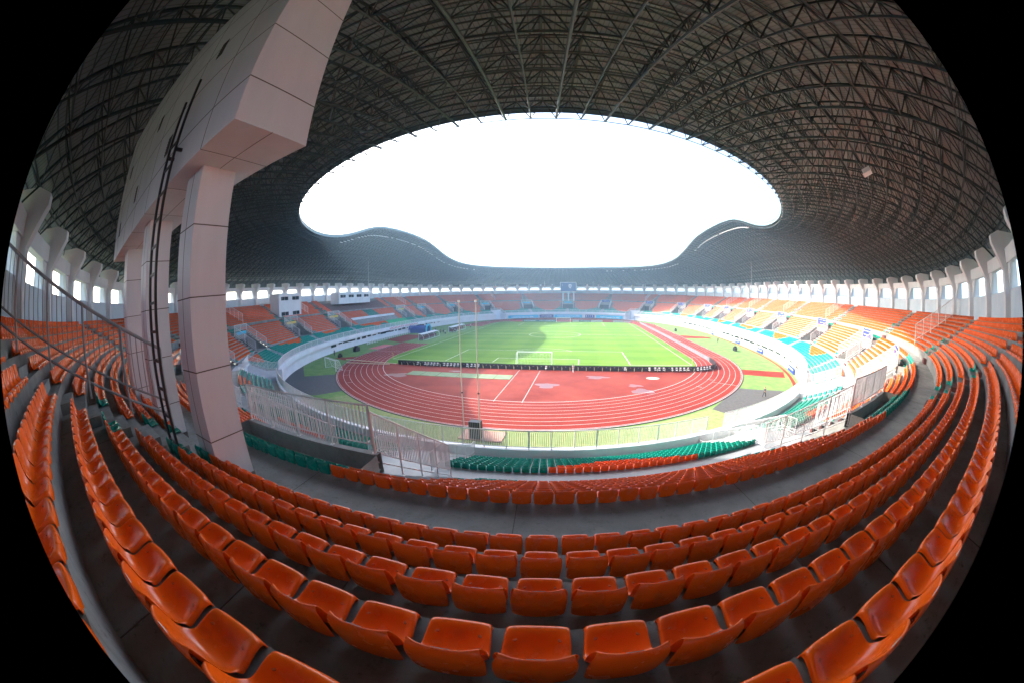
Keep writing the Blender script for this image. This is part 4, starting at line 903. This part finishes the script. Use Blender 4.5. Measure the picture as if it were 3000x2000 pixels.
for lo, hi, nn, sd_ in ((-22, 25, 34, 'right'), (128, 215, 52, 'left'), (40, 75, 22, 'far right')):
    fi = 0
    for a in np.linspace(lo, hi, nn):
        if rng.random() < .12: continue
        fi += 1; ph = R(a) % (2*PI); t = 0.90; flood(ph, DO+(DI-DO)*t, float(zroof(ph, t))-.35, 0, '%s floodlight along the %s roof edge' % (ordw(fi), sd_), 'floodlights along the %s roof edge' % sd_)
for a, d, sd_ in ((263.5, 14.5, 'over the clad box'), (288.5, 13, 'over the near right seats')):
    ph = R(a); t = (DO-d)/(DO-DI); flood(ph, d, float(zroof(ph, t))-.6, 1, 'rectangular white floodlight hanging %s' % sd_, None, 1.6)

# masts beyond the far roof
for i_, x in enumerate((740, 847, 1030, 1139, 1250, 1361, 1468, 1720)):
    px = x*3000/2352; tp = {740: 527, 847: 545, 1720: 527}.get(x, 578)*3000/2352
    dx, dy = px-1500, -(tp-1000); rad = math.hypot(dx, dy); thh = 2*math.asin(rad/2006); dv = np.sin(thh)*(dx/rad*rv+dy/rad*uv_)+np.cos(thh)*fv
    Dm = 240/math.hypot(dv[0], dv[1]) if 1000 < x < 1500 else (150/math.hypot(dv[0], dv[1])); q = cp+dv*Dm
    e = empty('roof_mast', (q[0], q[1], 18)); tag(e, 'thin grey mast rising beyond the roof, number %s from the left' % ['one', 'two', 'three', 'four', 'five', 'six', 'seven', 'eight'][i_], 'mast', 'masts beyond the roof'); mq = MB(); mq.tubes([(0, 0, 0)], [(0, 0, q[2]-18)], .16 if 1000 < x < 1500 else .07, 6); mq.build('shaft', mat('mast_grey', (.35, .36, .38), .5), e); mq = MB(); mq.tubes([(0, 0, 0)], [(0, 0, (q[2]-18)*.45)], .26 if 1000 < x < 1500 else .12, 6); mq.build('lower_shaft', MATS['mast_grey'], e)

# ------------------------------------------------------------------ people
def skin_mesh(nodes, edges, m, name, parent, sub=1):
    me = bpy.data.meshes.new(name); me.from_pydata([n[0] for n in nodes], edges, []); o = bpy.data.objects.new(name, me); col.objects.link(o)
    sk = o.modifiers.new('k', 'SKIN'); s2 = o.modifiers.new('s', 'SUBSURF'); s2.levels = sub
    for i, n in enumerate(nodes): me.skin_vertices[0].data[i].radius = (n[1], n[1] if len(n) < 3 else n[2])
    me.skin_vertices[0].data[0].use_root = True
    dg = bpy.context.evaluated_depsgraph_get(); res = bpy.data.meshes.new_from_object(o.evaluated_get(dg)); bpy.data.objects.remove(o); res.materials.clear(); res.materials.append(m)
    res.polygons.foreach_set('use_smooth', np.ones(len(res.polygons), bool)); q = bpy.data.objects.new(name, res); col.objects.link(q); q.parent = parent; return q
def person(x, y, rz, shirt, trousers, lab, walk=.25, h=1.72, seat=False):
    e = empty('person', (x, y, 0.0), rz); tag(e, lab, 'person'); k = h/1.72; w_ = walk
    N = [((0, 0, .95), .12, .10), ((0, 0, 1.15), .12, .09), ((0, 0, 1.38), .15, .10), ((0, 0, 1.5), .055), ((0, .01, 1.62), .085, .095), ((0, .01, 1.70), .07),
         ((-.19, 0, 1.40), .055), ((-.24, w_*.5, 1.13), .042), ((-.23, w_*.9, .88), .034), ((-.23, w_, .78), .035, .02),
         ((.19, 0, 1.40), .055), ((.24, -w_*.5, 1.13), .042), ((.23, -w_*.2, .88), .034), ((.23, -w_*.2, .78), .035, .02),
         ((-.09, 0, .88), .085), ((-.1, -w_*.6, .49), .06), ((-.1, -w_*1.3, .09), .04), ((-.1, -w_*1.3+.14, .04), .035),
         ((.09, 0, .88), .085), ((.1, w_*.9, .49), .06), ((.1, w_*1.1, .09), .04), ((.1, w_*1.1+.14, .04), .035)]
    N = [tuple([tuple(c*k for c in n[0])]+list(n[1:])) for n in N]
    E_ = [(0, 1), (1, 2), (2, 3), (3, 4), (4, 5), (2, 6), (6, 7), (7, 8), (8, 9), (2, 10), (10, 11), (11, 12), (12, 13), (0, 14), (14, 15), (15, 16), (16, 17), (0, 18), (18, 19), (19, 20), (20, 21)]
    skin_mesh(N, E_, SKIN, 'body', e)
    g = .018; sel = [0, 1, 2, 6, 7, 10, 11]; NN = [tuple([N[i][0]]+[v+g for v in N[i][1:]]) for i in sel]; skin_mesh(NN, [(0, 1), (1, 2), (2, 3), (3, 4), (2, 5), (5, 6)], shirt, 'shirt', e)
    sel = [0, 14, 15, 16, 18, 19, 20]; NN = [tuple([N[i][0]]+[v+g for v in N[i][1:]]) for i in sel]; skin_mesh(NN, [(0, 1), (1, 2), (2, 3), (0, 4), (4, 5), (5, 6)], trousers, 'trousers', e)
    skin_mesh([((0, -.02*k, 1.66*k), .09, .1), ((0, -.03*k, 1.73*k), .075)], [(0, 1)], HAIR, 'hair', e); return e
CW = mat('white_cloth', (.7, .7, .7), .8); CK = mat('dark_cloth', (.02, .02, .03), .8); CB = mat('blue_cloth', (.05, .12, .4), .8)
person(38.9, -77.0, R(-70), CK, CK, 'person in black uniform walking on the asphalt at the right', .3)
person(8.3, -60.4, R(60), CW, CW, 'person in pale clothes walking beside the black board', .15)
person(55.3, -17.0, R(10), CK, CK, 'person in dark clothes on the right apron', .2)
pl = [(-44.6, 0.5, CK, 'standing between the two dugouts, nearer of two'), (-44.0, 2.2, CB, 'in a blue shirt between the two dugouts'), (-41.0, -3.0, CW, 'in a white shirt in front of the gap between dugouts'), (-39.9, 2.0, CK, 'in dark clothes at the touchline by the farther dugout'), (-39.5, 3.4, CW, 'in a white shirt by the farther dugout'), (-39.3, 22.0, CW, 'in white beyond the farther dugout'), (-49, 5.4, CK, 'in dark clothes at the tunnel mouth'), (-48, 3.5, CB, 'in blue at the tunnel mouth'), (-53.5, -52.5, CK, 'in dark clothes by the near left ramp fence')]
for x, y, sh, lab in pl: person(x, y, rng.uniform(0, 6), sh, CK, 'small distant person %s' % lab, .12)

# litter near the camera
q = MB(); q.obox((9.75, -121.86+.0, 12.02), (.09, .02, .0), (-.02, .07, .0), (0, 0, .002)); 
for i_, (x, y, z, m, lab) in enumerate(((11.0, -122.1, 12.31, TXTW, 'scrap of white paper on the step under the front seats at right'), (8.9, -122.0, 12.31, CONCW, 'crumpled pale wrapper on the step under the front seats at left'), (8.7, -120.9, 11.88, mat('clear_plastic', (.25, .27, .3), .25), 'crumpled clear plastic bag in the second step gap'))):
    me = bpy.data.meshes.new('litter'); bmx = bmesh.new(); bmesh.ops.create_grid(bmx, x_segments=8, y_segments=5, size=.08)
    for v in bmx.verts: v.co.z = .012+.014*rng.random()*(i_ > 0); v.co.y *= .7; v.co.x += .02*rng.random()*(i_ > 0)
    bmx.to_mesh(me); bmx.free(); me.materials.append(m); o = bpy.data.objects.new('litter', me); col.objects.link(o); o.location = (x, y, z); o.rotation_euler = (0, 0, rng.uniform(0, 3)); tag(o, lab, 'litter')

# ------------------------------------------------------------------ haze standing in for lens veil
q = MB(); q.box(-910, 910, -910, 910, -2.0, 52.0)
hm = bpy.data.materials.new('veil_haze_air'); hm.use_nodes = True; t = hm.node_tree; t.nodes.clear()
pv = t.nodes.new('ShaderNodeVolumePrincipled'); pv.inputs['Color'].default_value = (0.50, 0.76, 1.0, 1); pv.inputs['Density'].default_value = 0.0009; pv.inputs['Anisotropy'].default_value = 0.3  # blue-tinted air, added mostly to imitate lens flare veiling the far roof
mo = t.nodes.new('ShaderNodeOutputMaterial'); t.links.new(pv.outputs[0], mo.inputs['Volume'])
tag(q.build('veil_haze', hm), kind='stuff')
sc.cycles.volume_bounces = 0
